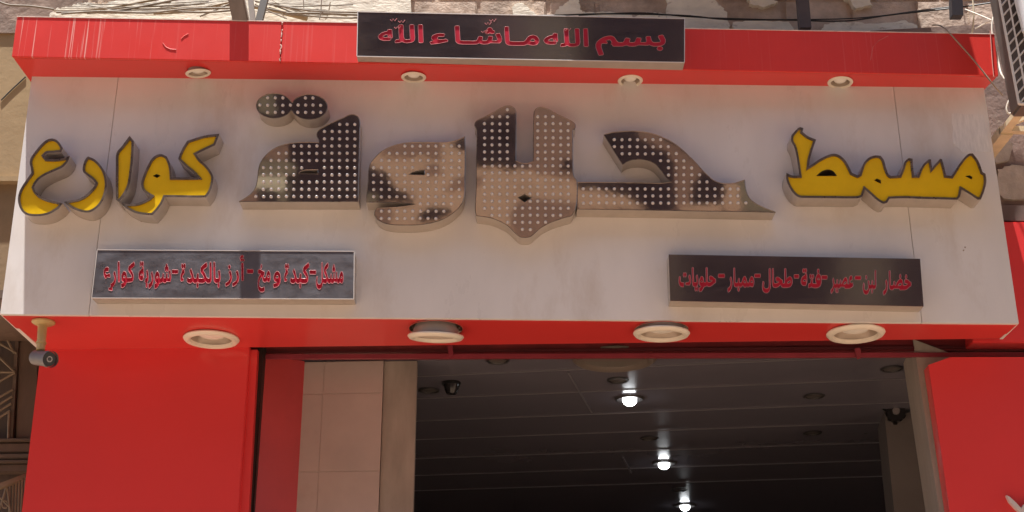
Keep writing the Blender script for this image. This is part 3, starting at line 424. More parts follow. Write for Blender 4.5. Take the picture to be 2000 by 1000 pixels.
# ================================================================== LETTERING
import json
WORDS = json.loads('''{"\\u0628\\u0633\\u0645":[[[53,-430],[102,-411],[110,-397],[113,-375],[77,-73],[81,60],[87,75],[97,71],[109,82],[145,73],[162,81],[168,112],[165,143],[144,190],[174,225],[201,234],[214,211],[234,117],[220,93],[220,39],[239,20],[242,-29],[257,-45],[377,-41],[405,-29],[438,6],[474,-34],[519,-45],[567,-34],[616,12],[746,0],[766,21],[799,-20],[833,-41],[863,-45],[907,-36],[944,-15],[975,28],[990,75],[997,123],[1000,209],[995,264],[970,410],[955,444],[906,415],[896,391],[898,340],[926,195],[925,143],[916,130],[863,118],[830,126],[812,146],[798,214],[785,370],[770,386],[737,383],[723,365],[719,333],[727,159],[711,126],[680,118],[644,131],[642,164],[652,265],[649,297],[640,311],[598,323],[584,306],[566,172],[557,137],[548,125],[516,118],[481,133],[481,173],[492,250],[487,284],[479,297],[436,316],[422,297],[405,181],[393,137],[384,125],[352,118],[330,125],[317,141],[302,180],[272,320],[243,385],[216,405],[163,388],[115,345],[61,263],[21,156],[5,77],[0,27],[3,-109],[40,-405]],[[919,-229],[933,-225],[950,-204],[962,-150],[957,-98],[950,-78],[936,-57],[921,-50],[906,-53],[889,-74],[877,-127],[881,-180],[889,-204]]],"\\u0627\\u0644\\u0644\\u0647":[[[389,-30],[466,-19],[525,21],[590,-24],[627,-32],[679,-27],[751,3],[782,37],[795,66],[808,123],[812,218],[793,709],[785,735],[768,745],[716,745],[698,735],[690,709],[705,264],[708,150],[701,118],[679,109],[616,109],[596,116],[578,139],[565,232],[554,709],[545,735],[528,745],[476,745],[458,735],[450,709],[450,632],[465,150],[455,116],[401,106],[379,84],[369,5],[377,-22]],[[917,-25],[983,-25],[1000,9],[985,709],[977,735],[965,744],[899,743],[882,709],[897,9],[905,-17]],[[134,65],[238,71],[276,92],[282,115],[274,187],[260,206],[155,200],[108,219],[100,236],[102,256],[126,290],[173,319],[210,326],[210,255],[218,228],[234,221],[246,234],[253,301],[285,178],[294,171],[309,178],[317,218],[303,524],[280,545],[229,545],[211,535],[201,466],[128,434],[71,390],[21,320],[0,255],[0,200],[23,137],[72,89]]],"\\u0645\\u0640\\u0627":[[[226,-44],[557,-41],[605,-25],[658,14],[733,-20],[799,-36],[863,-36],[931,-8],[963,24],[987,72],[1000,127],[1000,191],[984,261],[944,331],[908,367],[850,396],[795,400],[722,367],[665,302],[614,198],[572,135],[516,118],[466,118],[247,118],[159,135],[146,177],[123,732],[115,751],[96,759],[32,759],[13,751],[0,709],[0,600],[18,145],[36,63],[60,15],[112,-25]],[[795,128],[752,139],[729,156],[777,226],[817,236],[833,234],[862,208],[883,148],[854,127]]],"\\u0634\\u0640\\u0627":[[[177,-35],[444,-32],[482,-20],[524,15],[565,-20],[620,-36],[693,-25],[760,23],[948,12],[983,72],[1000,182],[986,291],[961,401],[949,426],[933,435],[873,406],[859,379],[900,209],[903,155],[892,124],[846,109],[795,122],[792,159],[806,265],[801,289],[790,302],[735,314],[715,298],[692,163],[673,119],[631,109],[584,122],[581,168],[595,250],[590,275],[578,288],[525,307],[504,288],[475,153],[453,116],[416,109],[194,109],[125,126],[115,177],[100,709],[95,735],[84,747],[25,750],[8,740],[0,709],[18,118],[31,57],[62,5],[96,-19]],[[679,406],[708,412],[727,428],[740,455],[761,424],[792,405],[834,428],[852,483],[844,525],[831,549],[798,571],[796,610],[784,649],[758,675],[726,675],[696,645],[685,605],[687,574],[642,535],[631,491],[642,437]]],"\\u0621":[[[107,-80],[480,-42],[975,33],[991,69],[936,125],[880,147],[580,114],[468,137],[416,166],[409,209],[461,243],[523,250],[716,245],[780,261],[818,336],[793,363],[743,375],[580,386],[416,375],[275,345],[184,308],[111,246],[91,186],[132,125],[223,68],[52,47],[0,14],[61,-66]]],"\\u0645\\u0634\\u0643\\u0644":[[[109,-285],[155,-273],[185,-243],[220,-167],[235,-102],[243,-45],[253,-44],[263,-23],[273,-24],[279,-54],[284,-59],[345,-55],[379,-34],[410,20],[438,-35],[478,-59],[514,-46],[539,-5],[559,-43],[593,-59],[628,-43],[644,-11],[656,-1],[741,-14],[752,12],[781,-43],[808,-59],[839,-47],[865,0],[924,-50],[947,-50],[965,-34],[980,-4],[992,44],[1000,164],[996,232],[987,306],[977,345],[947,406],[922,414],[896,385],[870,306],[838,155],[815,133],[790,144],[777,175],[769,259],[766,373],[762,395],[757,400],[733,396],[726,379],[723,337],[728,168],[724,151],[710,136],[682,136],[671,148],[677,268],[674,311],[669,325],[638,335],[621,157],[607,136],[577,136],[565,151],[572,255],[569,297],[564,312],[537,330],[530,306],[526,262],[518,180],[509,146],[485,132],[458,144],[436,178],[396,335],[351,452],[355,465],[441,575],[448,594],[451,636],[448,684],[438,743],[429,761],[367,684],[317,608],[297,567],[286,505],[284,436],[287,394],[304,342],[358,213],[374,162],[373,154],[348,136],[318,132],[284,132],[260,147],[252,171],[247,209],[240,745],[234,771],[203,771],[198,756],[195,714],[202,59],[198,16],[188,-26],[161,-75],[133,-91],[98,-91],[68,-66],[52,-31],[46,0],[46,32],[57,141],[54,188],[45,211],[27,229],[22,230],[17,215],[4,105],[0,50],[2,-73],[6,-115],[20,-176],[39,-226],[63,-261]],[[920,142],[898,165],[914,215],[932,222],[948,195],[955,156],[943,141]],[[617,384],[626,385],[637,405],[647,466],[653,416],[667,385],[683,389],[693,416],[700,477],[697,538],[691,567],[674,594],[673,605],[667,665],[654,697],[639,697],[626,665],[620,596],[601,562],[593,495],[600,416],[606,396]]],"-":[[[57,143],[943,143],[1000,186],[1000,259],[943,303],[57,303],[0,259],[0,186]]],"\\u0643\\u0628\\u062f\\u0629":[[[641,-243],[654,-238],[673,-206],[680,-127],[669,-65],[652,-39],[640,-36],[622,-46],[610,-71],[601,-140],[610,-206],[622,-231]],[[337,-57],[373,-59],[420,-43],[461,6],[500,-43],[541,-59],[606,-43],[641,3],[671,-38],[736,-59],[843,-55],[908,-25],[938,19],[950,53],[960,136],[955,218],[945,270],[919,340],[852,460],[991,583],[1000,641],[996,684],[980,743],[967,761],[826,638],[769,567],[753,512],[749,436],[754,394],[771,360],[869,213],[886,170],[884,153],[848,136],[811,132],[747,132],[686,147],[677,164],[688,255],[684,311],[676,325],[633,339],[626,325],[609,190],[599,155],[573,136],[549,132],[525,140],[503,175],[452,384],[402,522],[397,524],[358,476],[349,423],[354,380],[406,234],[420,184],[420,161],[403,145],[355,132],[309,145],[273,170],[243,82],[243,18],[254,-13],[298,-46]],[[22,20],[104,27],[116,44],[119,83],[116,125],[108,139],[82,148],[68,175],[102,272],[125,278],[135,334],[154,337],[162,390],[154,440],[100,530],[115,594],[122,548],[137,519],[149,509],[173,519],[190,558],[195,605],[192,636],[183,685],[160,714],[143,711],[126,685],[115,629],[105,679],[86,711],[62,712],[51,699],[39,665],[35,600],[42,548],[63,512],[87,506],[60,452],[57,394],[26,320],[3,223],[3,91],[10,48]]],"\\u0648":[[[87,-266],[438,-237],[668,-190],[809,-140],[887,-97],[965,-18],[1000,123],[922,261],[809,331],[675,370],[541,382],[461,376],[273,335],[160,279],[82,200],[59,95],[113,25],[202,-13],[327,-37],[520,-48],[367,-78],[68,-104],[26,-115],[0,-159],[52,-253]],[[485,115],[376,127],[353,145],[362,160],[426,204],[511,216],[562,213],[612,205],[652,184],[699,124]]],"\\u0645\\u062e":[[[274,-435],[392,-432],[514,-393],[542,-365],[547,-333],[541,-299],[507,-225],[392,-259],[300,-264],[215,-246],[141,-204],[106,-147],[104,-77],[130,-3],[161,45],[238,115],[341,170],[366,71],[393,24],[446,-25],[479,-37],[564,-50],[616,-45],[650,-34],[700,9],[828,-41],[910,-34],[951,-4],[986,57],[1000,123],[1000,195],[986,265],[951,335],[894,393],[848,405],[811,401],[769,376],[714,306],[636,145],[617,131],[580,123],[494,139],[459,163],[442,193],[460,205],[506,206],[518,221],[524,332],[518,365],[506,380],[396,391],[176,464],[92,459],[29,435],[17,392],[41,278],[152,291],[214,277],[101,176],[26,47],[0,-68],[0,-168],[14,-238],[57,-322],[103,-369],[171,-410]],[[825,133],[786,144],[766,161],[801,217],[844,232],[866,225],[887,204],[904,155],[901,145],[876,132]],[[266,479],[288,477],[307,487],[334,530],[340,564],[326,629],[294,662],[257,658],[230,625],[220,582],[230,516]]],"\\u0623\\u0631\\u0632":[[[47,-257],[161,-211],[231,-163],[297,-88],[342,4],[359,77],[355,173],[328,269],[293,347],[275,370],[253,365],[195,333],[184,303],[245,150],[250,100],[242,58],[208,-4],[167,-45],[125,-75],[7,-130],[1,-158],[8,-187],[30,-243]],[[411,-257],[520,-215],[604,-158],[654,-104],[701,-19],[727,86],[723,168],[688,288],[650,364],[639,371],[625,366],[564,336],[551,304],[614,145],[605,49],[572,-8],[535,-45],[484,-79],[371,-130],[372,-178],[398,-247]],[[865,-30],[947,-29],[964,9],[950,577],[945,640],[938,665],[925,675],[844,675],[827,636],[845,9],[853,-20]],[[215,425],[243,430],[267,451],[286,505],[263,567],[223,586],[198,584],[169,563],[150,509],[174,442]],[[855,730],[900,755],[975,730],[993,739],[997,765],[973,836],[895,823],[861,847],[882,859],[929,857],[945,886],[954,928],[947,956],[914,973],[868,973],[830,961],[789,925],[768,841],[798,744],[818,732]]],"\\u0628\\u0627\\u0644\\u0643\\u0628\\u062f\\u0629":[[[426,-243],[435,-238],[448,-206],[452,-127],[445,-65],[433,-39],[426,-36],[413,-46],[405,-71],[399,-140],[405,-206],[413,-231]],[[940,-239],[957,-239],[971,-202],[975,-145],[973,-100],[966,-60],[957,-38],[982,10],[996,95],[1000,195],[984,392],[978,438],[971,457],[940,430],[935,415],[934,345],[956,168],[950,147],[934,136],[890,136],[872,154],[869,177],[866,348],[862,691],[857,756],[849,773],[824,773],[817,756],[814,695],[821,200],[829,45],[837,5],[857,-38],[881,-55],[931,-56],[925,-85],[922,-150],[927,-202]],[[224,-57],[248,-59],[279,-43],[306,6],[333,-43],[360,-59],[403,-43],[426,3],[446,-38],[470,-55],[559,-55],[593,-34],[623,20],[651,-35],[677,-55],[716,-55],[744,-34],[757,-8],[770,48],[777,136],[771,614],[767,756],[759,773],[734,773],[729,767],[725,745],[723,636],[730,255],[730,159],[726,144],[697,132],[683,136],[651,174],[610,335],[565,452],[568,465],[649,568],[662,594],[665,641],[662,684],[651,743],[643,761],[558,652],[511,567],[500,505],[498,436],[501,394],[518,342],[572,213],[588,162],[584,148],[573,141],[532,132],[473,136],[452,155],[457,255],[455,311],[450,325],[423,339],[416,325],[405,190],[399,155],[393,144],[365,132],[346,143],[334,175],[313,320],[291,425],[267,522],[264,524],[238,476],[232,423],[235,380],[270,234],[279,184],[279,161],[268,145],[236,132],[205,145],[181,170],[161,82],[161,18],[169,-13],[198,-46]],[[15,20],[69,27],[77,44],[79,83],[77,125],[72,139],[54,148],[45,175],[68,272],[83,278],[90,334],[102,337],[108,390],[102,440],[66,530],[76,594],[81,548],[91,519],[99,509],[115,519],[126,558],[129,605],[128,636],[122,685],[106,714],[95,711],[84,685],[76,629],[70,679],[57,711],[41,712],[34,699],[26,665],[23,600],[28,548],[42,512],[58,506],[40,452],[38,394],[17,320],[2,223],[2,91],[6,48]]],"\\u0634\\u0648\\u0631\\u0628\\u0629":[[[320,-280],[365,-238],[395,-190],[425,-117],[447,-15],[454,73],[450,209],[439,297],[426,365],[416,394],[409,387],[384,354],[378,300],[381,257],[400,170],[407,114],[402,66],[389,15],[376,-17],[358,-47],[311,-94],[303,-112],[302,-191],[313,-261]],[[500,-280],[540,-265],[580,-229],[619,-154],[638,-84],[674,-59],[716,-46],[745,-5],[767,-44],[795,-59],[837,-46],[858,-11],[873,0],[972,-12],[989,39],[1000,145],[996,273],[975,443],[970,457],[959,451],[934,426],[930,405],[930,341],[951,182],[949,151],[918,132],[890,145],[894,275],[892,311],[886,325],[855,335],[849,320],[839,190],[830,146],[803,132],[786,136],[773,149],[781,251],[779,293],[771,312],[742,330],[736,315],[724,199],[714,149],[700,136],[655,132],[651,140],[638,279],[625,331],[610,367],[593,387],[575,395],[545,375],[527,340],[506,265],[497,191],[495,100],[500,39],[507,10],[526,-29],[553,-55],[533,-74],[497,-90],[488,-107],[487,-191],[494,-265]],[[248,-243],[263,-231],[274,-193],[277,-150],[274,-85],[257,-38],[286,15],[297,62],[304,145],[304,209],[298,295],[280,443],[272,457],[246,435],[235,415],[232,373],[255,182],[255,156],[246,144],[205,126],[199,86],[195,0],[201,-54],[228,-56],[220,-105],[220,-173],[228,-217],[239,-238]],[[69,38],[119,41],[132,61],[139,58],[143,71],[144,150],[139,220],[128,240],[129,301],[149,157],[154,144],[161,157],[164,236],[158,500],[152,567],[116,571],[110,556],[106,494],[65,461],[39,422],[20,376],[5,315],[0,259],[0,195],[7,130],[24,83],[40,57]],[[585,133],[548,150],[554,185],[564,199],[572,203],[589,187],[600,136]],[[78,228],[60,239],[57,250],[71,275],[94,295],[110,301],[113,233]],[[829,384],[839,385],[853,410],[862,469],[867,425],[874,401],[885,385],[897,385],[915,421],[920,473],[917,543],[904,581],[891,600],[888,652],[870,697],[855,697],[839,665],[833,599],[815,572],[808,547],[803,486],[808,425],[821,392]],[[67,579],[79,584],[91,610],[98,669],[106,612],[118,585],[129,577],[146,596],[156,645],[156,718],[148,763],[132,785],[120,784],[108,758],[99,695],[94,743],[81,779],[62,784],[49,758],[41,695],[43,636],[49,605]]],"\\u0643\\u0648\\u0627\\u0631\\u0639":[[[268,-385],[281,-381],[288,-336],[277,-255],[326,-195],[360,-131],[391,-29],[404,82],[404,145],[393,251],[362,381],[355,384],[322,349],[315,305],[318,274],[347,141],[347,86],[337,30],[312,-26],[291,-56],[229,-110],[223,-154],[236,-245],[169,-265],[162,-280],[159,-310],[162,-343],[169,-357]],[[577,-271],[631,-251],[679,-206],[716,-140],[736,-75],[780,-50],[866,-45],[898,-33],[932,-4],[953,44],[966,127],[966,168],[956,252],[927,345],[870,463],[993,592],[1000,641],[992,697],[979,745],[972,752],[877,656],[822,588],[801,549],[793,520],[787,468],[790,407],[805,369],[873,258],[898,199],[909,155],[897,139],[871,127],[753,124],[738,261],[714,340],[697,365],[676,382],[662,386],[632,370],[599,313],[582,252],[571,177],[569,105],[577,39],[599,-13],[623,-37],[654,-49],[622,-78],[565,-105],[558,-159],[568,-252]],[[475,-44],[514,-44],[520,-29],[524,5],[515,668],[509,747],[502,762],[463,762],[457,747],[454,714],[463,59],[467,-18]],[[55,85],[76,110],[84,99],[123,157],[202,137],[212,153],[213,209],[203,284],[194,303],[156,287],[110,252],[83,271],[64,301],[59,322],[66,345],[85,365],[111,373],[150,364],[156,369],[168,455],[170,482],[163,526],[129,545],[98,545],[60,525],[23,463],[8,406],[0,314],[6,240],[15,198],[45,126]],[[676,124],[642,132],[629,146],[634,184],[649,208],[670,206],[686,175],[693,127]]],"\\u062e\\u0636\\u0627\\u0631":[[[21,-275],[69,-234],[100,-185],[131,-113],[154,-10],[162,73],[158,205],[147,293],[132,361],[122,389],[115,383],[89,349],[82,300],[85,262],[106,175],[113,118],[108,62],[94,10],[80,-22],[60,-52],[11,-98],[3,-116],[0,-159],[4,-201],[14,-256]],[[596,-57],[782,-50],[849,-15],[944,88],[993,115],[1000,164],[995,265],[989,280],[944,303],[897,362],[863,392],[809,405],[775,389],[767,370],[764,327],[777,219],[784,214],[832,223],[878,196],[855,172],[805,141],[745,127],[710,139],[712,204],[703,306],[692,349],[675,385],[655,410],[622,423],[583,405],[554,375],[503,290],[443,133],[428,139],[418,156],[427,255],[424,293],[418,307],[389,325],[379,306],[364,185],[355,151],[320,127],[277,145],[271,182],[261,741],[254,766],[218,766],[213,752],[209,714],[216,232],[222,86],[233,16],[247,-17],[264,-38],[312,-55],[356,-42],[386,5],[400,14],[585,5],[591,-43]],[[524,119],[545,167],[586,225],[622,241],[649,223],[658,202],[658,188],[644,160],[625,139],[577,118]],[[812,411],[825,409],[837,424],[848,468],[850,518],[847,556],[827,603],[815,605],[805,595],[791,541],[789,500],[792,462],[799,433]],[[607,425],[621,430],[630,446],[641,514],[635,584],[624,613],[614,623],[603,620],[590,599],[579,532],[584,466],[592,442]]],"\\u0644\\u0628\\u0646":[[[229,-275],[335,-260],[412,-213],[468,-129],[493,-38],[500,-30],[544,-27],[569,-50],[612,-45],[660,-25],[697,11],[740,-33],[836,-50],[916,-34],[967,15],[987,62],[1000,150],[986,695],[977,747],[967,762],[905,758],[893,714],[893,600],[906,143],[875,127],[786,127],[744,146],[744,168],[758,268],[752,302],[742,316],[680,326],[638,145],[608,128],[569,123],[518,135],[501,149],[487,185],[463,301],[451,326],[398,315],[379,293],[374,259],[406,86],[408,29],[396,-25],[373,-58],[328,-87],[281,-100],[199,-100],[141,-79],[111,-54],[98,-30],[93,41],[114,141],[108,179],[90,202],[49,222],[40,217],[17,146],[0,50],[0,-41],[13,-111],[40,-172],[102,-238],[171,-268]],[[678,-230],[701,-232],[718,-222],[738,-193],[744,-168],[747,-136],[738,-89],[710,-48],[687,-45],[670,-55],[644,-105],[641,-150],[646,-184],[659,-213]],[[240,356],[261,357],[284,378],[302,445],[293,502],[280,526],[258,543],[237,543],[214,522],[196,459],[205,394],[225,365]]],"\\u0639\\u0635\\u064a\\u0631":[[[19,-275],[49,-256],[97,-190],[125,-126],[149,-32],[162,-18],[185,-24],[198,-55],[235,-47],[219,-89],[215,-142],[216,-168],[225,-217],[238,-238],[248,-241],[258,-231],[269,-202],[275,-132],[264,-65],[248,-43],[278,3],[281,0],[302,-41],[291,-55],[280,-89],[277,-127],[280,-197],[294,-234],[309,-241],[325,-222],[332,-197],[335,-159],[332,-89],[317,-47],[384,-50],[403,-38],[428,5],[442,14],[624,5],[629,-43],[638,-59],[832,-50],[891,-32],[956,8],[991,38],[997,53],[998,118],[981,208],[919,164],[882,194],[861,247],[867,276],[884,301],[899,309],[947,305],[960,414],[956,464],[951,475],[933,486],[895,491],[856,461],[831,413],[815,352],[810,300],[808,227],[819,135],[808,127],[747,139],[749,223],[738,320],[717,381],[681,418],[661,423],[635,413],[587,365],[556,313],[483,132],[466,144],[461,159],[469,250],[465,293],[457,311],[432,325],[421,302],[409,194],[396,146],[364,127],[310,144],[306,157],[315,264],[312,306],[306,321],[276,334],[266,311],[255,195],[246,151],[224,132],[200,127],[179,135],[164,165],[142,302],[123,385],[116,388],[87,349],[81,300],[84,262],[109,136],[111,105],[104,52],[78,-22],[45,-70],[9,-102],[3,-116],[2,-186],[13,-261]],[[566,119],[580,158],[627,225],[661,241],[688,222],[697,190],[693,174],[669,144],[618,118]]],"\\u0641\\u062a\\u0629":[[[376,-53],[465,-42],[483,-34],[522,6],[559,-35],[608,-50],[698,-55],[802,-45],[883,-20],[927,15],[953,46],[980,103],[1000,209],[1000,309],[983,415],[959,475],[924,526],[901,544],[852,556],[884,587],[896,623],[896,686],[881,731],[853,755],[829,752],[810,731],[798,705],[791,664],[797,607],[817,569],[846,552],[812,538],[763,485],[729,406],[712,305],[722,212],[745,160],[767,134],[665,127],[578,145],[572,164],[586,250],[581,306],[571,321],[512,335],[502,320],[483,199],[467,151],[424,132],[388,128],[373,111],[360,0],[365,-38]],[[127,43],[219,45],[244,65],[256,63],[264,75],[269,113],[259,205],[251,226],[235,236],[239,305],[276,162],[285,148],[296,162],[302,236],[291,495],[280,563],[214,566],[204,552],[196,489],[121,456],[73,417],[37,372],[9,311],[0,259],[0,195],[13,135],[44,87],[74,62]],[[145,224],[110,235],[99,247],[132,279],[171,298],[204,305],[208,228]],[[846,287],[809,304],[808,325],[833,365],[864,369],[888,354],[901,329],[906,296]],[[476,339],[494,344],[519,375],[529,450],[514,508],[491,534],[475,536],[440,513],[421,436],[440,365],[459,344]],[[583,339],[602,344],[622,365],[637,423],[627,497],[607,526],[586,536],[551,517],[538,493],[532,455],[542,375],[558,351]],[[124,584],[146,588],[168,615],[181,669],[196,616],[218,589],[237,582],[269,601],[288,650],[288,714],[273,758],[244,781],[222,779],[199,754],[182,695],[174,738],[149,775],[114,779],[91,754],[76,695],[79,641],[91,610]]],"\\u0637\\u062d\\u0627\\u0644":[[[130,-280],[169,-273],[210,-238],[235,-195],[264,-88],[276,9],[282,136],[272,741],[267,763],[262,768],[230,766],[223,741],[221,600],[227,259],[229,118],[218,-6],[209,-40],[192,-70],[155,-95],[103,-91],[67,-54],[52,0],[52,36],[64,141],[61,184],[51,206],[31,225],[25,225],[19,211],[0,50],[0,-41],[13,-143],[25,-181],[56,-238],[94,-270]],[[423,-53],[467,-50],[522,-24],[613,75],[630,10],[653,-30],[706,-55],[841,-50],[891,-36],[942,-2],[975,51],[989,94],[1000,182],[1000,227],[993,302],[979,354],[967,381],[944,410],[915,423],[895,418],[848,379],[798,295],[791,686],[786,752],[777,768],[745,766],[740,752],[736,714],[744,218],[744,159],[736,128],[684,135],[680,145],[678,236],[669,280],[635,294],[572,370],[546,392],[493,405],[460,389],[452,370],[449,332],[461,219],[469,214],[517,223],[561,195],[528,163],[465,132],[433,127],[394,144],[386,186],[376,741],[369,766],[335,766],[329,752],[326,714],[326,614],[334,145],[338,86],[349,16],[363,-17],[379,-38]],[[821,130],[847,185],[883,228],[913,241],[938,225],[947,207],[946,194],[920,157],[877,136]]],"\\u0645\\u0645\\u0628\\u0627\\u0631":[[[22,-275],[72,-234],[105,-185],[138,-113],[162,-10],[171,73],[166,205],[154,293],[139,361],[129,389],[121,383],[93,349],[86,300],[90,262],[111,175],[119,118],[113,62],[99,10],[84,-22],[63,-52],[12,-98],[3,-116],[0,-159],[4,-201],[14,-256]],[[403,-235],[419,-236],[432,-222],[443,-177],[445,-132],[441,-90],[422,-44],[408,-41],[398,-51],[382,-105],[380,-145],[384,-187]],[[653,-66],[679,-61],[711,-11],[738,-42],[769,-55],[804,-43],[836,5],[907,-45],[939,-45],[969,-13],[992,58],[1000,177],[994,246],[984,302],[965,358],[940,397],[905,409],[871,376],[841,302],[803,151],[775,128],[751,139],[741,155],[691,358],[670,397],[650,414],[626,410],[597,376],[575,331],[534,180],[523,145],[515,135],[497,127],[448,144],[443,159],[448,217],[451,268],[444,317],[406,334],[399,310],[387,190],[378,146],[359,132],[335,127],[311,132],[289,150],[285,182],[274,741],[267,766],[230,766],[224,752],[220,714],[229,141],[239,44],[249,5],[265,-25],[302,-50],[363,-50],[390,-34],[414,6],[442,-38],[499,-55],[533,-39],[570,39],[613,-38]],[[653,115],[628,135],[606,175],[612,204],[631,231],[640,234],[654,222],[675,138],[673,120]],[[903,137],[878,153],[876,170],[888,208],[897,221],[919,225],[937,199],[947,155],[931,136]]],"\\u062d\\u0644\\u0648\\u064a\\u0627\\u062a":[[[560,-275],[597,-255],[626,-220],[656,-145],[671,-79],[700,-55],[735,-42],[749,-25],[761,6],[780,-39],[792,-50],[809,-55],[844,-45],[896,-2],[964,96],[993,111],[997,125],[1000,168],[997,241],[992,276],[963,294],[912,375],[872,405],[844,400],[824,381],[819,333],[826,235],[834,214],[872,223],[896,210],[907,195],[869,154],[823,132],[809,127],[793,135],[783,151],[779,171],[775,264],[772,677],[769,741],[763,766],[737,766],[732,752],[730,714],[735,147],[722,132],[682,128],[669,279],[651,354],[638,378],[619,391],[601,379],[589,358],[577,322],[563,256],[558,200],[555,109],[559,48],[566,10],[582,-29],[608,-53],[591,-74],[554,-97],[549,-112],[548,-182],[554,-252]],[[447,-239],[456,-241],[464,-231],[471,-206],[477,-161],[481,-202],[489,-231],[497,-241],[507,-238],[519,-202],[523,-150],[519,-85],[507,-47],[499,-43],[491,-51],[481,-85],[477,-125],[472,-85],[463,-54],[485,-34],[503,-4],[515,39],[522,95],[525,150],[523,241],[511,392],[503,449],[497,451],[476,429],[469,400],[469,341],[482,233],[485,152],[469,132],[451,130],[422,132],[408,143],[404,158],[397,682],[393,752],[386,768],[362,766],[357,752],[355,714],[361,186],[367,63],[375,10],[390,-29],[414,-50],[439,-56],[432,-94],[430,-155],[434,-202]],[[102,-66],[131,-63],[142,27],[141,97],[134,114],[75,127],[47,163],[41,195],[47,314],[41,369],[16,389],[9,360],[0,236],[0,145],[6,75],[14,33],[35,-20],[70,-55]],[[282,11],[298,11],[315,66],[323,136],[325,241],[313,387],[307,434],[301,453],[277,430],[271,411],[269,374],[277,296],[286,200],[283,174],[266,148],[245,132],[187,116],[182,102],[180,65],[182,30],[189,14]],[[628,128],[597,145],[599,175],[610,203],[626,202],[633,185],[640,132]],[[133,356],[142,355],[150,365],[158,394],[163,442],[168,389],[179,357],[193,357],[201,374],[207,403],[209,464],[204,520],[192,549],[179,547],[171,526],[163,463],[158,511],[146,548],[132,547],[124,526],[118,497],[116,445],[121,389]]]}''')
def name_panel(label, corners, Y, yback, words, alefS, tilt, pm=None):
    TLp, TRp, BRp, BLp = [P(x, y, Y) for x, y in corners]
    th = thing('name_panel', label, 'sign', (sum(p.x for p in (TLp, TRp))/2, Y+.03, BLp.z), 'steel boxed panels with cut red writing')
    fr = [TLp, TRp, BRp, BLp]
    n = 4; bk = [Vector((p.x, yback(p), p.z)) for p in fr]
    mb = MB(); mb.add([p+Vector((0, .0015, 0)) for p in fr]+bk, [(i, (i+1) % 4, (i+1) % 4+4, i+4) for i in range(4)])
    mb.build('casing', STEEL, th)
    MB().slab([p+Vector((0, .0016, 0))+((sum(fr, Vector())/4)-p)*.004 for p in fr], (0, .003, 0)).build('red_backing', REDA, th)
    loops = [fr]; lips = []
    for wd, x0, x1, base in words:
        ls = []
        for l in WORDS[wd]:
            pts = [(x0+(x1-x0)*u/1000, base+tilt*((x0+x1)/2-words[0][1])-v/1000*alefS) for u, v in l]
            ls.append([P(x, y, Y) for x, y in pts])
        loops += ls; lips.append(ls)
    vs, fs = fill2d(loops, Y)
    MB().add(vs, fs).build('face_plate', pm or MIRP, th)
    for (wd, *_), ls in zip(words, lips):
        mb = MB()
        for l in ls:
            L = len(l)
            pts = [l[i % L] for i in range(L+1)]; mb.tube([p+Vector((0, -.0003, 0)) for p in pts], .00085, 4, cap=False)
        mb.build('lettering', LIP, th)
    return th, fr
edge = mat('bright folded edge', (.80, .74, .68), .35, .5)
def bright_edges(th, fr, top=True):
    mb = MB()
    for a, b in ((fr[3], fr[2]), (fr[0], fr[1])): mb.bar(a+Vector((0, .0005, 0)), b+Vector((0, .0005, 0)), (0, .004, 0), (0, 0, .003))
    for a, b in ((fr[0], fr[3]), (fr[1], fr[2])): mb.bar(a+Vector((0, .0005, -.002)), b+Vector((0, .0005, .002)), (0, .004, 0), (.003, 0, 0))
    mb.build('folded_edge', edge, th)
def hz(x, k, ox=0): return ox+x/k
k = 2000/660
T = lambda a, b: (690+a/k, 690+b/k)
tw = [('بسم', *T(1435, 1848), 88.5), ('الله', *T(1128, 1392), 90), ('مـا', *T(895, 1100), 87), ('شـا', *T(600, 880), 85), ('ء', *T(452, 562), 83), ('الله', *T(148, 415), 82.5)]
hn = (hBR-hBL).cross(hTL-hBL).normalized()
def yb_head(p): return hBL.y-((p.x-hBL.x)*hn.x+(p.z-hBL.z)*hn.z)/hn.y-.001
tp, fr = name_panel('dark steel panel with red writing fixed to the red header box', [(699, 23), (1337, 36.5), (1337, 122), (697, 110)], -.195, yb_head, tw, 46, 0)
bright_edges(tp, fr)
for _ in (0,):                                            # small marks above the letters: shadda and vowel signs
 for x, y in ((776, 52), (784, 40), (953, 44), (962, 38), (1108, 56), (768, 37), (946, 60)):
    pts = [(x-6, y+1), (x-3, y+4), (x, y), (x+3, y+4), (x+7, y-1)]
    MB().tube([P(a, b, -.196) for a, b in pts], .0013, 4).build('vowel_mark', LIP, tp)
k = 2000/530
T = lambda a, b: (170+a/k, 170+b/k)
lw = [('مشكل', *T(1688, 1890), 551), ('-', *T(1640, 1688), 543), ('كبدة', *T(1452, 1638), 551), ('و', *T(1372, 1428), 549), ('مخ', *T(1258, 1352), 549), ('-', *T(1178, 1226), 541),
      ('أرز', *T(1018, 1160), 547), ('بالكبدة', *T(688, 985), 550.5), ('-', *T(625, 672), 542), ('شوربة', *T(380, 620), 550), ('كوارع', *T(122, 352), 549)]
yb0 = lambda p: -.0012
tp, fr = name_panel('sunlit steel panel with red writing near the yellow letters, lower left', [(190, 488), (692, 491), (691, 584), (179, 582)], -.07, yb0, lw, 50, 0, MIRB)
bright_edges(tp, fr)
T = lambda a, b: (1290+a/k, 1290+b/k)
rw = [('خضار', *T(1640, 1848), 564), ('لبن', *T(1492, 1590), 562.5), ('-', *T(1432, 1478), 553), ('عصير', *T(1255, 1420), 561), ('-', *T(1186, 1230), 552), ('فتة', *T(1035, 1186), 560), ('-', *T(984, 1020), 550),
      ('طحال', *T(750, 972), 559.5), ('-', *T(692, 738), 549), ('ممبار', *T(495, 690), 558.5), ('-', *T(425, 474), 549), ('حلويات', *T(135, 408), 557.5)]
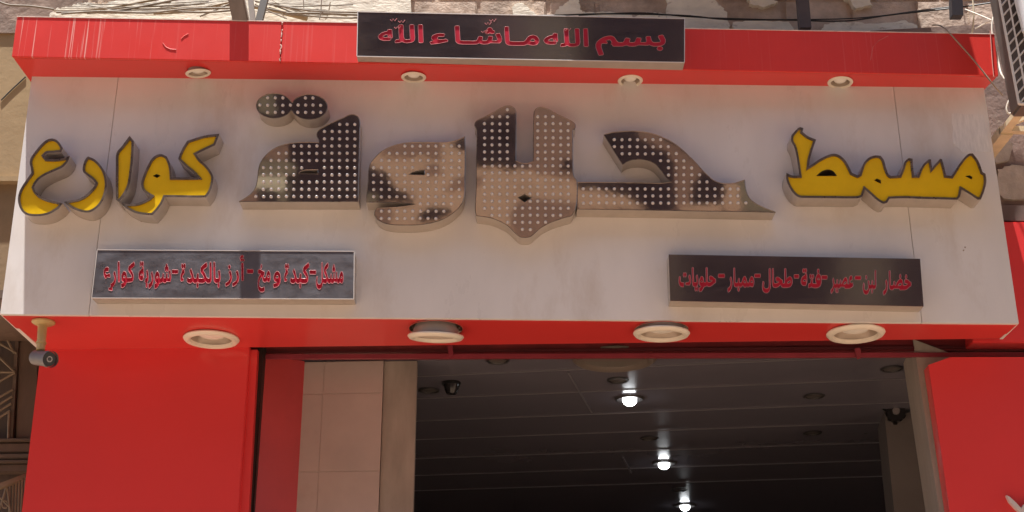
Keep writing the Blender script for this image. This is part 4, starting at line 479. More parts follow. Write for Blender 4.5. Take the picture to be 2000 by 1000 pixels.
tp, fr = name_panel('dark brown steel panel with red writing, lower right of the board', [(1306, 497), (1797, 505.5), (1804, 598.5), (1309, 587.5)], -.07, yb0, rw, 46, 0)

# ---------------------------------------------------------------- big mirror letters with bulbs
YL = -.082
def letter_solid(th, outer, holes, Y, bulbs=None, facemat=MIR):
    lo = smooth_loop(outer); hs = [smooth_loop(h) for h in holes]
    L3 = [[P(x, y, Y) for x, y in l] for l in [lo]+hs]
    mb = MB()
    for l in L3:
        n = len(l); mb.add([p+Vector((0, .0006, 0)) for p in l]+[Vector((p.x, -.0012, p.z)) for p in l], [(i, (i+1) % n, (i+1) % n+n, i+n) for i in range(n)])
    mb.build('return', STEEL, th)
    vs, fs = fill2d(L3, Y); MB().add(vs, fs).build('face', facemat, th)
    mb = MB()
    for l in L3: mb.tube([l[i % len(l)]+Vector((0, .0004, 0)) for i in range(len(l)+1)], .0016, 5, cap=False)
    mb.build('folded_edge', TRIMB, th)
    for l in L3[1:]:                                      # dark inside of the counter
        pass
    if bulbs:
        x0, y0, dx, dy = bulbs; pts = []
        bx = [p[0] for p in lo]; by = [p[1] for p in lo]
        for j in range(-40, 40):
            for i in range(-60, 60):
                x, y = x0+i*dx, y0+j*dy
                if not (min(bx) < x < max(bx) and min(by) < y < max(by)): continue
                if inside(lo, x, y) and edge_dist(lo, x, y) > 4.6 and not any(inside(h, x, y) or edge_dist(h, x, y) < 4 for h in hs):
                    pts.append(P(x+random.uniform(-.35, .35), y+random.uniform(-.35, .35), Y))
        r = .0056
        prof = [(r*1.25, -.0008), (r*1.25, .0008), (r, .001)]+[(r*math.cos(a), .001+.0105*math.sin(a)) for a in (.4, .8, 1.2, 1.5)]
        def dome(mb, p):
            seg = 8; base = len(mb.v); vs = [Vector((p.x+a*math.cos(2*math.pi*q/seg), p.y-z, p.z+a*math.sin(2*math.pi*q/seg))) for a, z in prof for q in range(seg)]
            mb.add(vs, [(i*seg+q, i*seg+(q+1) % seg, (i+1)*seg+(q+1) % seg, (i+1)*seg+q) for i in range(len(prof)-1) for q in range(seg)])
        pts.sort(key=lambda p: (p-CAM).length)
        proto = None
        for p in pts[:100]:
            if proto is None:
                mb = MB(); dome(mb, Vector((0, 0, 0))); proto = mb.build('bulb', LEDM, th, smooth=True, local=True); o = proto
            else:
                o = proto.copy(); COL.objects.link(o); o.parent = th
            o.location = p-ORG[th]
        if len(pts) > 100:
            mb = MB()
            for p in pts[100:]: dome(mb, p)
            tag(mb.build('bulb_field', LEDM, th, smooth=True), kind='stuff')
    return lo
def lthing(name, label, outer, cat='sign letter', group=None):
    xs = [x for x, y in outer]; ys = [y for x, y in outer]
    return thing(name, label, cat, P(sum(xs)/len(xs), max(ys), -.03), group)
GM = 'mirror letters of the shop name'
def ell(cx, cy, rx, ry, a0, a1, n): return [(cx+rx*math.cos(math.radians(a0+(a1-a0)*i/n)), cy+ry*math.sin(math.radians(a0+(a1-a0)*i/n))) for i in range(n+1)]
dots = ell(535.6, 206.3, 34.8, 24, 20, 340, 26)+ell(604.3, 208.6, 35.2, 24.2, -160, 160, 26)
th = lthing('sign_letter', 'pair of joined oval mirror dots with bulbs under the header box', dots, group=GM); letter_solid(th, dots, [], YL, (508, 205.5, 14.8, 14.1))
O6 = lambda p: zo(p, 450, 170, 3.448)
teh = O6([(58, 771), (115, 738), (155, 700), (176, 655), (184, 600), (190, 550), (207, 500), (248, 450), (302, 410), (360, 388), (430, 376), (500, 372), (597, 374), (596, 355), (584, 334), (584, 310), (598, 288), (640, 262), (700, 233), (760, 207), (800, 188), (830, 185), (856, 196), (869, 220), (871, 255), (868, 400), (863, 600), (860, 772)])
th = lthing('sign_letter', 'mirror letter with tall sloping back below the two oval dots', teh, group=GM)
letter_solid(th, teh, [O6([(457, 583), (476, 567), (508, 558), (590, 556), (590, 585)])], YL, (450+633/3.448, 170+300/3.448, 14.85, 14.12))
waw = O6([(1579, 334), (1581, 420), (1579, 600), (1577, 720), (1564, 772), (1535, 815), (1490, 855), (1430, 890), (1360, 913), (1280, 926), (1180, 929), (1090, 926), (1030, 913), (990, 890), (970, 862), (974, 838), (986, 815), (1060, 812), (1140, 807), (1200, 799), (1246, 790), (1200, 783), (1100, 777), (1000, 775), (915, 775), (917, 730), (921, 690), (927, 640), (930, 580), (936, 537), (950, 505), (975, 475), (1010, 440), (1060, 410), (1120, 388), (1200, 374), (1300, 372), (1400, 374), (1470, 370), (1525, 357)])
th = lthing('sign_letter', 'rounded tan mirror letter with pointed top corner and curled lower bowl', waw, group=GM)
letter_solid(th, waw, [O6([(1200, 590), (1228, 571), (1268, 559), (1308, 556), (1308, 592)])], YL, (450+1070/3.448, 170+447/3.448, 15.2, 14.12))
O7 = lambda p: zo(p, 900, 190, 3.125)
lam = O7([(84, 172), (88, 155), (102, 140), (150, 117), (200, 91), (245, 66), (275, 54), (305, 54), (328, 67), (337, 90), (338, 150), (337, 300), (336, 388), (360, 398), (386, 405), (416, 399), (442, 390), (443, 300), (445, 150), (447, 95), (458, 72), (480, 61), (510, 64), (545, 79), (600, 110), (650, 132), (682, 150), (697, 163), (700, 180), (694, 194), (683, 199), (683, 300), (684, 400), (688, 480), (709, 516), (707, 640), (695, 690), (674, 724), (600, 745), (540, 768), (490, 796), (450, 830), (425, 850), (390, 856), (358, 850), (330, 826), (288, 785), (240, 757), (180, 735), (122, 726), (95, 722), (89, 690), (90, 640), (95, 550), (95, 400), (98, 300), (98, 200)])
th = lthing('sign_letter', 'two armed mirror letter with diamond hole and pointed base', lam, group=GM)
letter_solid(th, lam, [O7([(388, 587), (433, 612), (388, 641), (349, 612)])], YL, (900+145/3.125, 190+205/3.125, 14.85, 13.75))
hah = O7([(711, 519), (900, 520), (1100, 522), (1225, 524), (1286, 517), (1255, 490), (1220, 443), (1190, 409), (1150, 388), (1100, 378), (1050, 381), (1015, 392), (988, 411), (930, 320), (873, 228), (930, 214), (1000, 208), (1060, 206), (1120, 212), (1180, 225), (1240, 248), (1300, 280), (1350, 318), (1400, 365), (1440, 405), (1470, 440), (1502, 472), (1540, 505), (1580, 522), (1620, 527), (1665, 525), (1700, 515), (1733, 504), (1737, 545), (1748, 590), (1767, 622), (1800, 648), (1850, 673), (1922, 702), (1300, 691), (1100, 688), (711, 682)])
th = lthing('sign_letter', 'mirror letter with hooked top and long flat foot ending in a spike', hah, group=GM)
letter_solid(th, hah, [], YL, (900+984/3.125, 190+345/3.125, 15.1, 13.75))

# ---------------------------------------------------------------- yellow channel letters
YY = -.088
def yellow(label, outer, holes=(), rim=4.2):
    th = lthing('sign_letter', label, outer, group='yellow channel letters')
    lo = smooth_loop(outer); li = inset(lo, rim)
    L3 = [P(x, y, YY) for x, y in lo]; I3 = [P(x, y, YY) for x, y in li]; n = len(lo)
    MB().add([p+Vector((0, .0006, 0)) for p in L3]+[Vector((p.x, -.0012, p.z)) for p in L3], [(i, (i+1) % n, (i+1) % n+n, i+n) for i in range(n)]).build('return', STEEL, th)
    F3 = [Vector((p.x, YY+.006, p.z)) for p in L3]
    H = [smooth_loop(h) for h in holes]; HF = [[P(x, y, YY+.006) for x, y in h] for h in H]
    vs, fs = fill2d([F3]+HF, YY+.006); MB().add(vs, fs).build('face', YEL, th)
    mb = MB().add(L3+I3+[p+Vector((0, .0055, 0)) for p in I3], [(i, (i+1) % n, (i+1) % n+n, i+n) for i in range(n)]+[(i+n, (i+1) % n+n, (i+1) % n+2*n, i+2*n) for i in range(n)])
    mb.build('rim', TRIMB, th)
    for h in HF:
        m = len(h); MB().add([p+Vector((0, -.002, 0)) for p in h]+[Vector((p.x, -.0012, p.z)) for p in h], [(i, (i+1) % m, (i+1) % m+m, i+m) for i in range(m)]).build('hole_sleeve', TRIMB, th)
    return th
O5 = lambda p: zo(p, 0, 250, 4)
ain = O5([(398, 82), (440, 92), (468, 120), (490, 160), (478, 188), (420, 193), (365, 198), (343, 217), (360, 240), (420, 243), (485, 236), (545, 218), (530, 262), (490, 306), (430, 335), (360, 366), (308, 400), (278, 435), (264, 465), (280, 500), (320, 535), (380, 560), (440, 574), (492, 590), (460, 626), (440, 641), (390, 670), (330, 686), (270, 689), (212, 680), (170, 650), (146, 600), (140, 550), (150, 500), (175, 450), (210, 400), (246, 350), (240, 312), (232, 270), (241, 232), (270, 190), (310, 140), (352, 100)])
yellow('large yellow letter with open eye and deep bowl, at the far left of the sign', ain)
reh = O5([(688, 222), (740, 245), (785, 290), (815, 340), (832, 400), (835, 450), (826, 510), (802, 570), (772, 612), (730, 645), (690, 660), (640, 656), (580, 636), (530, 606), (498, 578), (550, 566), (610, 554), (660, 530), (700, 495), (735, 455), (746, 430), (720, 400), (680, 370), (650, 345), (645, 320), (655, 270), (673, 235)])
yellow('crescent shaped yellow letter between the deep bowl and the upright stroke', reh)
alef = O5([(1012, 60), (1045, 100), (1042, 200), (1030, 330), (1010, 450), (976, 520), (930, 578), (905, 560), (904, 400), (905, 300), (910, 195), (955, 138)])
yellow('single upright yellow stroke tapering at both ends', alef, rim=4.6)
kaf = O5([(1540, 75), (1600, 58), (1714, 44), (1698, 90), (1680, 135), (1600, 172), (1533, 205), (1560, 245), (1610, 290), (1648, 340), (1666, 385), (1660, 440), (1640, 500), (1608, 542), (1500, 543), (1400, 541), (1288, 540), (1265, 590), (1230, 640), (1190, 681), (1130, 678), (1060, 665), (1000, 636), (965, 611), (944, 588), (1000, 592), (1070, 588), (1122, 570), (1168, 545), (1180, 533), (1145, 513), (1112, 480), (1103, 430), (1120, 370), (1150, 300), (1185, 240), (1220, 212), (1260, 204), (1300, 220), (1325, 270), (1338, 330), (1342, 386), (1440, 386), (1545, 386), (1500, 340), (1450, 300), (1412, 262), (1392, 242), (1402, 210), (1430, 150), (1462, 100)])
yellow('joined yellow letters with zigzag arm, round loop and curved tail beside the mirror letters', kaf, [O5([(1196, 375), (1225, 361), (1254, 375), (1225, 390)])])
O8 = lambda p: zo(p, 1500, 220, 4)
mas = O8([(252, 112), (277, 120), (270, 150), (310, 182), (376, 210), (358, 262), (345, 300), (328, 360), (320, 418), (352, 398), (400, 365), (470, 331), (520, 321), (560, 334), (602, 370), (640, 436), (656, 470), (700, 490), (718, 480), (730, 440), (750, 390), (790, 350), (840, 334), (880, 337), (905, 370), (922, 430), (942, 480), (962, 495), (1030, 490), (1050, 440), (1070, 380), (1100, 354), (1130, 360), (1134, 430), (1142, 490), (1172, 490), (1187, 450), (1212, 405), (1256, 364), (1272, 364), (1282, 432), (1302, 408), (1345, 360), (1360, 364), (1378, 430), (1392, 490), (1436, 495), (1452, 470), (1482, 420), (1522, 365), (1566, 322), (1600, 318), (1640, 370), (1664, 428), (1676, 464), (1700, 478), (1706, 540), (1690, 612), (1664, 678), (1638, 680), (1572, 636), (1512, 600), (1500, 655), (1480, 681), (1220, 674), (1070, 669), (950, 672), (930, 705), (900, 713), (860, 690), (804, 642), (757, 600), (740, 655), (700, 669), (500, 668), (300, 666), (240, 661), (195, 626), (160, 570), (143, 520), (143, 470), (190, 490), (245, 490), (232, 400), (216, 310), (202, 262), (181, 222), (183, 176), (232, 122)])
yellow('long yellow word of joined letters with tall cracked stem on the right of the board', mas, [O8([(378, 496), (420, 460), (470, 446), (512, 462), (537, 496)]), O8([(830, 530), (850, 516), (880, 530), (882, 556)]), O8([(1542, 497), (1575, 492), (1596, 506), (1590, 522)])])

# partial white letter on the right red pillar
pts = [(1966, 967), (1972, 970), (1985, 982), (1995, 993), (2000, 985), (2012, 980), (2030, 1000), (2030, 1040), (2005, 1030), (1996, 1004), (1984, 993), (1972, 980)]
wl = MB().slab([PW(x, y, .012) for x, y in pts], -WN*.022).build('wall_letter', mat('white plastic letter', (.62, .52, .48), .5)); tag(rebase(wl), 'tip of a white letter on the right red pillar', 'letter')

# ================================================================== LAMPS
def downlight(name, label, pos, R, group, tilt=(0, 0, 0), deep=.35, drop=0.0, lip=1.0, clip=False):
    th = thing(name, label, 'downlight', pos, group, tilt)
    D = R*.16
    MB().lathe([(R*.74, -D*.2), (R*.77, -D*.85), (R*.83, -D), (R*.93, -D*.85), (R, -D*.3), (R*.985, -.0006), (R*.80, -.0006)], 44).build('ring', CREAMP, th, smooth=True, local=True)
    MB().lathe([(R*.76, -D*.3), (R*.70, R*deep*.5), (R*.56, R*deep), (R*.48, R*deep)], 36).build('reflector', REFL, th, smooth=True, local=True)
    MB().lathe([(R*.54, R*deep*.95), (R*.52, R*deep*.40), (R*.42, R*deep*.16), (R*.22, R*deep*.04), (.0005, R*deep*.0)], 28).build('lens', LENS, th, smooth=True, local=True)
    mb = MB().lathe([(R*.81, .0005), (R*.80, R*.2), (R*.66, R*.5), (R*.6, R*.56), (.0005, R*.56)], 24); mb.build('housing', mat('grey lamp housing', (.35, .32, .30), .5, .3), th, smooth=True, local=True)
    if clip:
        for s in (-1, 1): MB().bar((s*R*.7, 0, .01), (s*R*.95, 0, .05), (0, .012, 0), (.002, 0, .001)).build('spring_clip', STEEL, th, local=True)
    return th
GH, GS = 'small downlights under the red header box', 'large downlights under the sign board'
def plane_z(q):                                           # height function of a nearly level sheet
    a, b, c = q[0], q[1], q[-1]; n = (b-a).cross(c-a)
    return lambda x, y: a.z-((x-a.x)*n.x+(y-a.y)*n.y)/n.z
def settle(px, py, zf, drop):
    z = 3.24 if py > 400 else 4.3
    for _ in range(8): p = PZ(px, py, z); z = zf(p.x, p.y)-drop
    return p
def circ(c, r, n=44): return [Vector((c.x+r*math.cos(2*math.pi*k/n), c.y+r*math.sin(2*math.pi*k/n), c.z)) for k in range(n)]
rad = math.radians
hz_f, sz_f = plane_z(hs), plane_z(SOFF['board'])
holes_h, holes_s = [], []
for px, py, lab, tl, dr in ((387, 142, 'small round downlight hanging askew under the header box above the dots', (rad(10), rad(-7), 0), .006), (808, 150, 'small downlight under the writing panel of the header, nearer its left end', (rad(4), 0, 0), .002),
                        (1231, 157, 'small downlight under the writing panel of the header, nearer its right end', (0, 0, 0), 0), (1641, 160, 'small downlight under the header above the yellow word on the right', (0, rad(3), 0), .001)):
    p = settle(px, py, hz_f, dr); downlight('small_downlight', lab, p, .052, GH, tl, deep=.45); holes_h.append(circ(p, .043))
for px, py, lab, tl, dr, R in ((413, 660, 'cream downlight seated flush in the red soffit beside the camera', (0, 0, 0), 0, .113), (851, 655, 'loose cream downlight dangling edge on out of its hole in the red soffit', (rad(9), rad(1.5), 0), .030, .112),
                               (1292, 649, 'cream downlight drooping a little from the red soffit over the doorway', (rad(3), rad(1), 0), .014, .112), (1671, 649, 'cream downlight with shadowed reflector at the right end of the red soffit', (0, 0, 0), 0, .115)):
    p = settle(px, py, sz_f, dr); downlight('large_downlight', lab, p, R, GS, tl, deep=.36, clip=dr > .005)
    if dr:                                                # pale edge of the cut hole it has dropped from
        c = Vector((p.x, p.y+.006, 0)); c.z = sz_f(c.x, c.y)-.0008; holes_s.append(circ(c, R*.95))
        MB().lathe([(R*.94, .0), (R*.955, -.0012), (R*.975, .0)], 44).build('hole_rim', mat('pale red cut rim', (.66, .13, .10), .4), sb, local=True).location = c-ORG[sb]
    else: holes_s.append(circ(p, R*.86))
vs_, fs_ = fillxy([SOFF['board']]+holes_s, sz_f); MB().add(vs_, fs_).build('soffit', RED, sb)
vs_, fs_ = fillxy([hs]+holes_h, hz_f); MB().add(vs_, fs_).build('soffit', RED, hb)
MB().slab([Vector((q.x, q.y, sz_f(q.x, q.y)+.13)) for q in SOFF['board']], (0, 0, .01)).build('inner_tray', DARKM, sb)
MB().slab([Vector((q.x*.99, q.y, hz_f(q.x, q.y)+.09)) for q in hs], (0, 0, .01)).build('inner_tray', DARKM, hb)
# lit bulbs inside
EMIT = mat('lit bulb', (1, 1, 1), .4, emit=((.93, .97, 1.0), 6))
GI = 'lit ceiling spots inside the shop'
for px, py, lab, yb in ((1230, 787, 'lit white ceiling spot nearest the doorway', 0), (1297, 912, 'lit white ceiling spot in the middle of the row inside the shop', 0), (1338, 994, 'lit white ceiling spot farthest inside, at the bottom edge of the picture', 0)):
    p = PZ(px, py-2, ZC-.02); p.z = ZC-.002
    th = thing('ceiling_spot', lab, 'ceiling light', p, GI)
    MB().lathe([(.030, -.001), (.034, -.006), (.062, -.009), (.070, -.003), (.070, -.0005)], 28).build('ring', mat('grey spot ring', (.12, .11, .11), .4, .5), th, smooth=True, local=True)
    MB().lathe([(.030, -.004), (.033, -.014), (.028, -.026), (.016, -.035), (.0005, -.038)], 20).build('bulb', EMIT, th, smooth=True, local=True)
    ld = bpy.data.lights.new('spot_lamp', 'SPOT'); ld.energy = 1.6; ld.spot_size = math.radians(120); ld.color = (.9, .95, 1); ld.shadow_soft_size = .04
    lo_ = bpy.data.objects.new('spot_lamp', ld); COL.objects.link(lo_); lo_.parent = th; lo_.location = (0, 0, -.07)
for px, py, lab in ((972, 704, 'unlit black ceiling spot just behind the shutter rail'), (838, 762, 'unlit black ceiling spot beside the column and hanging camera'), (1590, 773, 'unlit black ceiling spot towards the right of the shop ceiling'), (1587, 845, 'unlit dark spot farther in, behind the right hand black spot'),
                    (1207, 742, 'unlit spot on the ceiling just in front of the nearest lit one'), (1268, 855, 'unlit spot between the first and second lit ones'), (1742, 720, 'unlit spot close to the white jamb'), (1326, 956, 'unlit spot between the second and third lit ones')):
    p = PZ(px, py, ZC-.002); th = thing('ceiling_spot', lab, 'ceiling light', p, 'unlit ceiling spots inside the shop')
    MB().lathe([(.038, -.001), (.040, -.006), (.046, -.007), (.050, -.003), (.050, -.0005)], 24).build('ring', mat('dark spot ring', (.03, .027, .027), .4), th, smooth=True, local=True)
    MB().lathe([(.038, -.001), (.030, -.003), (.0005, -.004)], 20).build('lens', mat('dark lens', (.10, .085, .078), .3), th, smooth=True, local=True)
p = PZ(1200, 699, ZC-.002); th = thing('ceiling_lamp', 'wide pale round lamp half hidden by the shutter rail', 'ceiling light', p)
MB().lathe([(.13, -.001), (.14, -.012), (.165, -.018), (.18, -.008), (.18, -.0005)], 36).build('ring', mat('ceiling coloured lamp ring', (.15, .12, .10), .4), th, smooth=True, local=True)
MB().lathe([(.14, -.004), (.08, -.008), (.0005, -.010)], 30).build('lens', mat('dim lamp glass', (.17, .145, .125), .3), th, smooth=True, local=True)

# ================================================================== CAMERAS
p = settle(85, 628, sz_f, .001)
cam1 = thing('security_camera', 'grey bullet security camera on cream stalk under the left end of the sign', 'camera', p)
stalk = mat('yellowed plastic stalk', (.52, .38, .17), .5, var=.15, scale=20)
o = ORG[cam1]
MB().lathe([(.0005, 0), (.045, 0), (.045, -.006), (.036, -.012), (.026, -.015), (.0005, -.016)], 24).build('base_plate', stalk, cam1, smooth=True, local=True)
bd = P(84, 700, p.y-.02); ft = P(79, 684, p.y-.012)
MB().tube([p+Vector((-.002, 0, -.012)), lerp(p, ft, .6)+Vector((0, 0, 0)), ft], .0185, 12, r2=.0165).build('stalk', stalk, cam1, smooth=True)
MB().tube([lerp(p, ft, .72), lerp(p, ft, .74), lerp(p, ft, .78)], .0205, 12).build('collar', stalk, cam1, smooth=True)
ax = Vector((.58, -.52, -.20)).normalized(); a = bd-ax*.052; b = bd+ax*.044
GREY = mat('grey camera shell', (.17, .145, .14), .45, var=.08, scale=30)
MB().tube([a-ax*.004, a, a+ax*.004, b-ax*.004, b], .030, 22, cap=True).build('body', GREY, cam1, smooth=True)
MB().tube([b-ax*.002, b+ax*.010, b+ax*.018], .033, 22, cap=False).build('shade_hood', GREY, cam1, smooth=True)
MB().tube([b+ax*.0005, b+ax*.006], .029, 20).build('front_glass', BLACKP, cam1)
MB().tube([b+ax*.006, b+ax*.009], .012, 16).build('lens', mat('lens ring', (.30, .27, .27), .2, .4), cam1)
MB().tube([b+ax*.009, b+ax*.0105], .0075, 14).build('lens_glass', mat('lens glass', (.01, .01, .015), .08), cam1)
p = PZ(882, 747, ZC-.002); th = thing('dome_camera', 'dark cup shaped camera hanging from the shop ceiling near the tiled column', 'camera', p)
MB().lathe([(.0005, 0), (.042, 0), (.043, -.008), (.036, -.012)], 24).build('base', BLACKP, th, smooth=True, local=True)
MB().lathe([(.036, -.012), (.031, -.036), (.022, -.054), (.0005, -.057)], 24).build('dome', mat('smoked dome', (.02, .018, .02), .15), th, smooth=True, local=True)
p = PP(1748, 808, p0, -IV); th = thing('dome_camera', 'black spiky camera high on the grey pier at the right', 'camera', p)
mb = MB(); rng = random.Random(2)
MB().tube([p, p-IV*.03, p-IV*.045], .046, 16).build('base', BLACKP, th, smooth=True)
MB().tube([p-IV*.045, p-IV*.06], .018, 12).build('lens', mat('lens ring', (.3, .27, .27), .2), th)
for k_ in range(11):
    an = 2*math.pi*k_/11; d = IU*math.cos(an)+Vector((0, 0, math.sin(an)))
    mb.bar(p-IV*.02+d*.036, p-IV*rng.uniform(.03, .05)+d*rng.uniform(.048, .066), IV*.014, d.cross(IV)*rng.uniform(.012, .024))
mb.build('heat_fins', BLACKP, th)

# ================================================================== AIR CONDITIONER, BRACKET, POLES, CABLES
YA = -.42
ACW = mat('cream painted metal', (.66, .61, .55), .5, var=.06, scale=6)
g0, g1 = P(1954, 12, YA), P(1990, 202, YA); gx1 = g0.x+.80
ac = thing('air_conditioner', 'cream outdoor air conditioner with lattice guard at the upper right corner', 'air conditioner', (g0.x+.4, YA+.2, g1.z))
GP = lambda u, v, d=0: P(1954+u+v*.187, 10+v, YA-d)         # guard coordinates: u across, v down; the unit hangs slightly askew
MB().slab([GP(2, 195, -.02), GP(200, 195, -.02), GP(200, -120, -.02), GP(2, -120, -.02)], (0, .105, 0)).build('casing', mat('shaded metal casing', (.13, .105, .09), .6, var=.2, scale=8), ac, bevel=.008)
mb = MB()
for i in range(5): mb.tube([GP(i*18, -60, .008), GP(i*18, 193, .008)], .0050 if i == 0 else .0036, 6)
mb.tube([GP(0, 193), GP(200, 193)], .006, 6)
mb.build('guard_frame', ACW, ac)
mb = MB()
for k_ in range(-4, 26):
    v0 = 193-k_*19; u1 = 90; pts = [(0, v0), (u1, v0-u1*.95)]
    if v0 > 193: pts[0] = ((v0-193)/.95, 193)
    mb.tube([GP(*pts[0]), GP(*pts[1])], .0036, 5)
mb.build('guard_bars', ACW, ac)
MB().slab([P(1976, -60, YA-.03), P(1984, 0, YA-.03), P(2000, 62, YA-.03), P(2120, 62, YA-.03), P(2120, -60, YA-.03)], (0, .02, 0)).build('front_cover', mat('white front cover', (.74, .72, .70), .45), ac, bevel=.004)
# bracket of painted steel angle
bk = thing('wall_bracket', 'cream painted steel bracket carrying the air conditioner', 'bracket', P(1985, 256, .1))
BRK = mat('cream painted bracket', (.66, .53, .34), .55, var=.14, scale=14, stain=((.34, .24, .15), 18, .66, .8))
a_ = P(1963, 255, -.02); b_ = Vector((a_.x, YA-.10, a_.z)); b2 = P(2004, 190, -.30)
MB().bar(a_, a_+Vector((.0, -.46, .0)), (.036, 0, 0), (0, 0, .022)).build('arm', BRK, bk)
MB().bar(a_+Vector((-.02, -.004, .0)), a_+Vector((.7, -.004, .0)), (0, .03, 0), (0, 0, .024)).build('cross_bar', BRK, bk)
MB().bar(a_+Vector((.03, -.012, .03)), a_+Vector((.20, -.30, .0)), (.02, 0, 0), (0, 0, .02)).build('brace', BRK, bk)
MB().bar(a_+Vector((.30, -.012, .012)), a_+Vector((.30, -.46, .012)), (.036, 0, 0), (0, 0, .022)).build('arm', BRK, bk)
MB().box((a_.x-.02, a_.y, a_.z-.02), (a_.x+.03, .24, a_.z+.02)).build('wall_plate', BRK, bk)

# leaning bracket posts over the header box
WOOD = mat('weathered grey steel', (.24, .20, .17), .6, .2, var=.25, scale=12, stretch=(1, 1, .2))
top = onface(468, 39)+Vector((0, .012, 0)); 
pst = thing('leaning_post', 'weathered grey bracket post leaning over the top edge of the red header box', 'post', top, 'bracket posts above the header box')
dirp = (Vector((-.22, -.42, 1))).normalized()
MB().bar(top-dirp*.01, top+dirp*1.05, (.060, 0, 0), (0, .03, 0)).build('angle_web', WOOD, pst)
MB().bar(top-dirp*.01+Vector((.034, .012, 0)), top+dirp*1.05+Vector((.034, .012, 0)), (.006, 0, 0), (0, .05, 0)).build('angle_flange', WOOD, pst)
t2 = onface(490, 38)+Vector((0, .06, 0)); d2 = Vector((-.16, .02, 1)).normalized()
o_ = MB().bar(t2-d2*.02, t2+d2*.9, (.022, 0, 0), (0, .02, 0)).build('thin_strut', WOOD); tag(rebase(o_), 'thin rusty strut just right of the leaning post', 'strut')
t3 = onface(492, 39)+Vector((0, .10, 0)); d3 = Vector((.14, .06, 1)).normalized()
o_ = MB().bar(t3-d3*.02, t3+d3*.9, (.030, 0, 0), (0, .02, 0)).build('dark_strut', mat('dark rusty steel', (.08, .065, .055), .6), None); tag(rebase(o_), 'dark strut leaning right, away from the thin rusty strut', 'strut')
q1 = P(1868, 34, .10); d4 = Vector((.05, -.10, 1)).normalized()
o_ = MB().bar(q1, q1+d4*1.0, (.048, 0, 0), (0, .04, 0)).build('square_post', mat('black painted post', (.05, .043, .047), .5)); tag(rebase(o_), 'black square post rising above the right end of the header box', 'post')
q1 = P(1572, 58, .20)
o_ = MB().bar(q1, q1+Vector((.0, .0, .9)), (.05, 0, 0), (0, .04, 0)).build('timber_post', mat('grey brown timber', (.13, .10, .095), .8, var=.2, scale=10)); tag(rebase(o_), 'grey brown timber upright against the stone wall right of the writing panel', 'post')

def cable(label, pts, r, m, ylist=None, name='cable', group=None, n=6):
    P3 = [P(x, y, Y) for x, y, Y in pts]; out = []
    for i in range(len(P3)-1):                            # Catmull-Rom through the given points
        a, b, c, d = P3[max(i-1, 0)], P3[i], P3[i+1], P3[min(i+2, len(P3)-1)]
        for k_ in range(n):
            t_ = k_/n; out.append(((b*2)+(c-a)*t_+(a*2-b*5+c*4-d)*t_*t_+(b*3-a-c*3+d)*t_**3)/2)
    out.append(P3[-1]); o = MB().tube(out, r, 6).build(name, m, smooth=True); return tag(rebase(o), label, 'cable', group)
GC = 'loose cables strung along the stone wall'
cable('long thin black cable sagging across the stone wall above the writing panel', [(690, 24, .22), (1010, 31, .24), (1180, 27, .25), (1330, 30, .25), (1420, 38, .25), (1540, 39, .24), (1650, 41, .22), (1740, 29, .2), (1860, 16, .12), (1960, 2, 0)], .0034, CABLE, group=GC)
cable('second black cable running just above the long sagging one', [(1130, 30, .26), (1250, 25, .26), (1350, 33, .26), (1500, 38, .25), (1640, 37, .25), (1720, 31, .22), (1800, 20, .2), (1870, 12, .15)], .0026, CABLE, group=GC)
cable('loose pale wire arching over the right end of the header box', [(1822, 49, .05), (1836, 50, -.02), (1850, 60, -.14), (1872, 84, -.14), (1898, 113, -.13), (1920, 140, -.13), (1942, 168, -.12), (1958, 186, .0)], .0030, mat('greenish wire', (.30, .22, .16), .6))
cable('white cable hanging down beside the air conditioner', [(1945, 8, -.1), (1944, 22, -.1), (1938, 42, -.1), (1938, 66, -.1), (1944, 92, -.1), (1950, 120, -.1), (1956, 145, -.12), (1972, 168, -.15), (1972, 190, -.2), (1966, 210, -.2), (1970, 222, -.2), (1982, 214, -.2), (1984, 198, -.2)], .0036, CABLEW)
cable('thin white cable stretched from the black post to the air conditioner', [(1885, 18, .0), (1910, 28, -.05), (1936, 39, -.1)], .0028, CABLEW)
cable('thin beige cable rising from the header box end to the white cable', [(1905, 56, .0), (1920, 48, -.05), (1936, 40, -.1)], .0026, CABLEW)
cable('beige wire looping over the casing of the air conditioner', [(1900, 0, -.02), (1902, 30, -.02), (1899, 64, .0)], .0034, mat('beige wire', (.50, .40, .26), .6))
cable('fine red wire dangling in front of the right end of the header box', [(1934, 60, -.115), (1936, 90, -.115), (1938, 120, -.115), (1941, 150, -.115)], .0018, mat('pink wire', (.6, .25, .2), .6))
rng = random.Random(21)
labs = ['dusty cable sagging over the cream plaster left of the leaning post', 'dusty cable lying along the top of the header box']
bund = [[(105, 21), (160, 20), (230, 16), (300, 18), (380, 14), (450, 11)], [(110, 24), (180, 23), (240, 25), (320, 22), (400, 24), (455, 20)], [(170, 26), (240, 19), (300, 8), (360, -4)], [(200, 18), (250, 9), (310, -2)], [(120, 27), (200, 22), (290, 25), (370, 17), (455, 16)], [(390, 32), (420, 20), (448, 8)], [(300, 27), (350, 24), (400, 15), (460, 2)],
        [(498, 2), (560, 14), (620, 22), (700, 24)], [(495, 12), (540, 20), (580, 28), (640, 34), (700, 35)], [(500, 4), (540, 8), (600, 24), (690, 30)], [(520, 14), (600, 12), (690, 9)], [(560, 26), (620, 26), (700, 29)], [(540, 18), (550, 26), (556, 36)], [(592, -4), (594, 20), (596, 38)], [(628, -4), (627, 18), (624, 38)], [(645, 4), (642, 22), (636, 38)],
        [(0, 4), (20, 10), (60, 12), (105, 18)], [(498, 8), (530, 24), (560, 36)]]
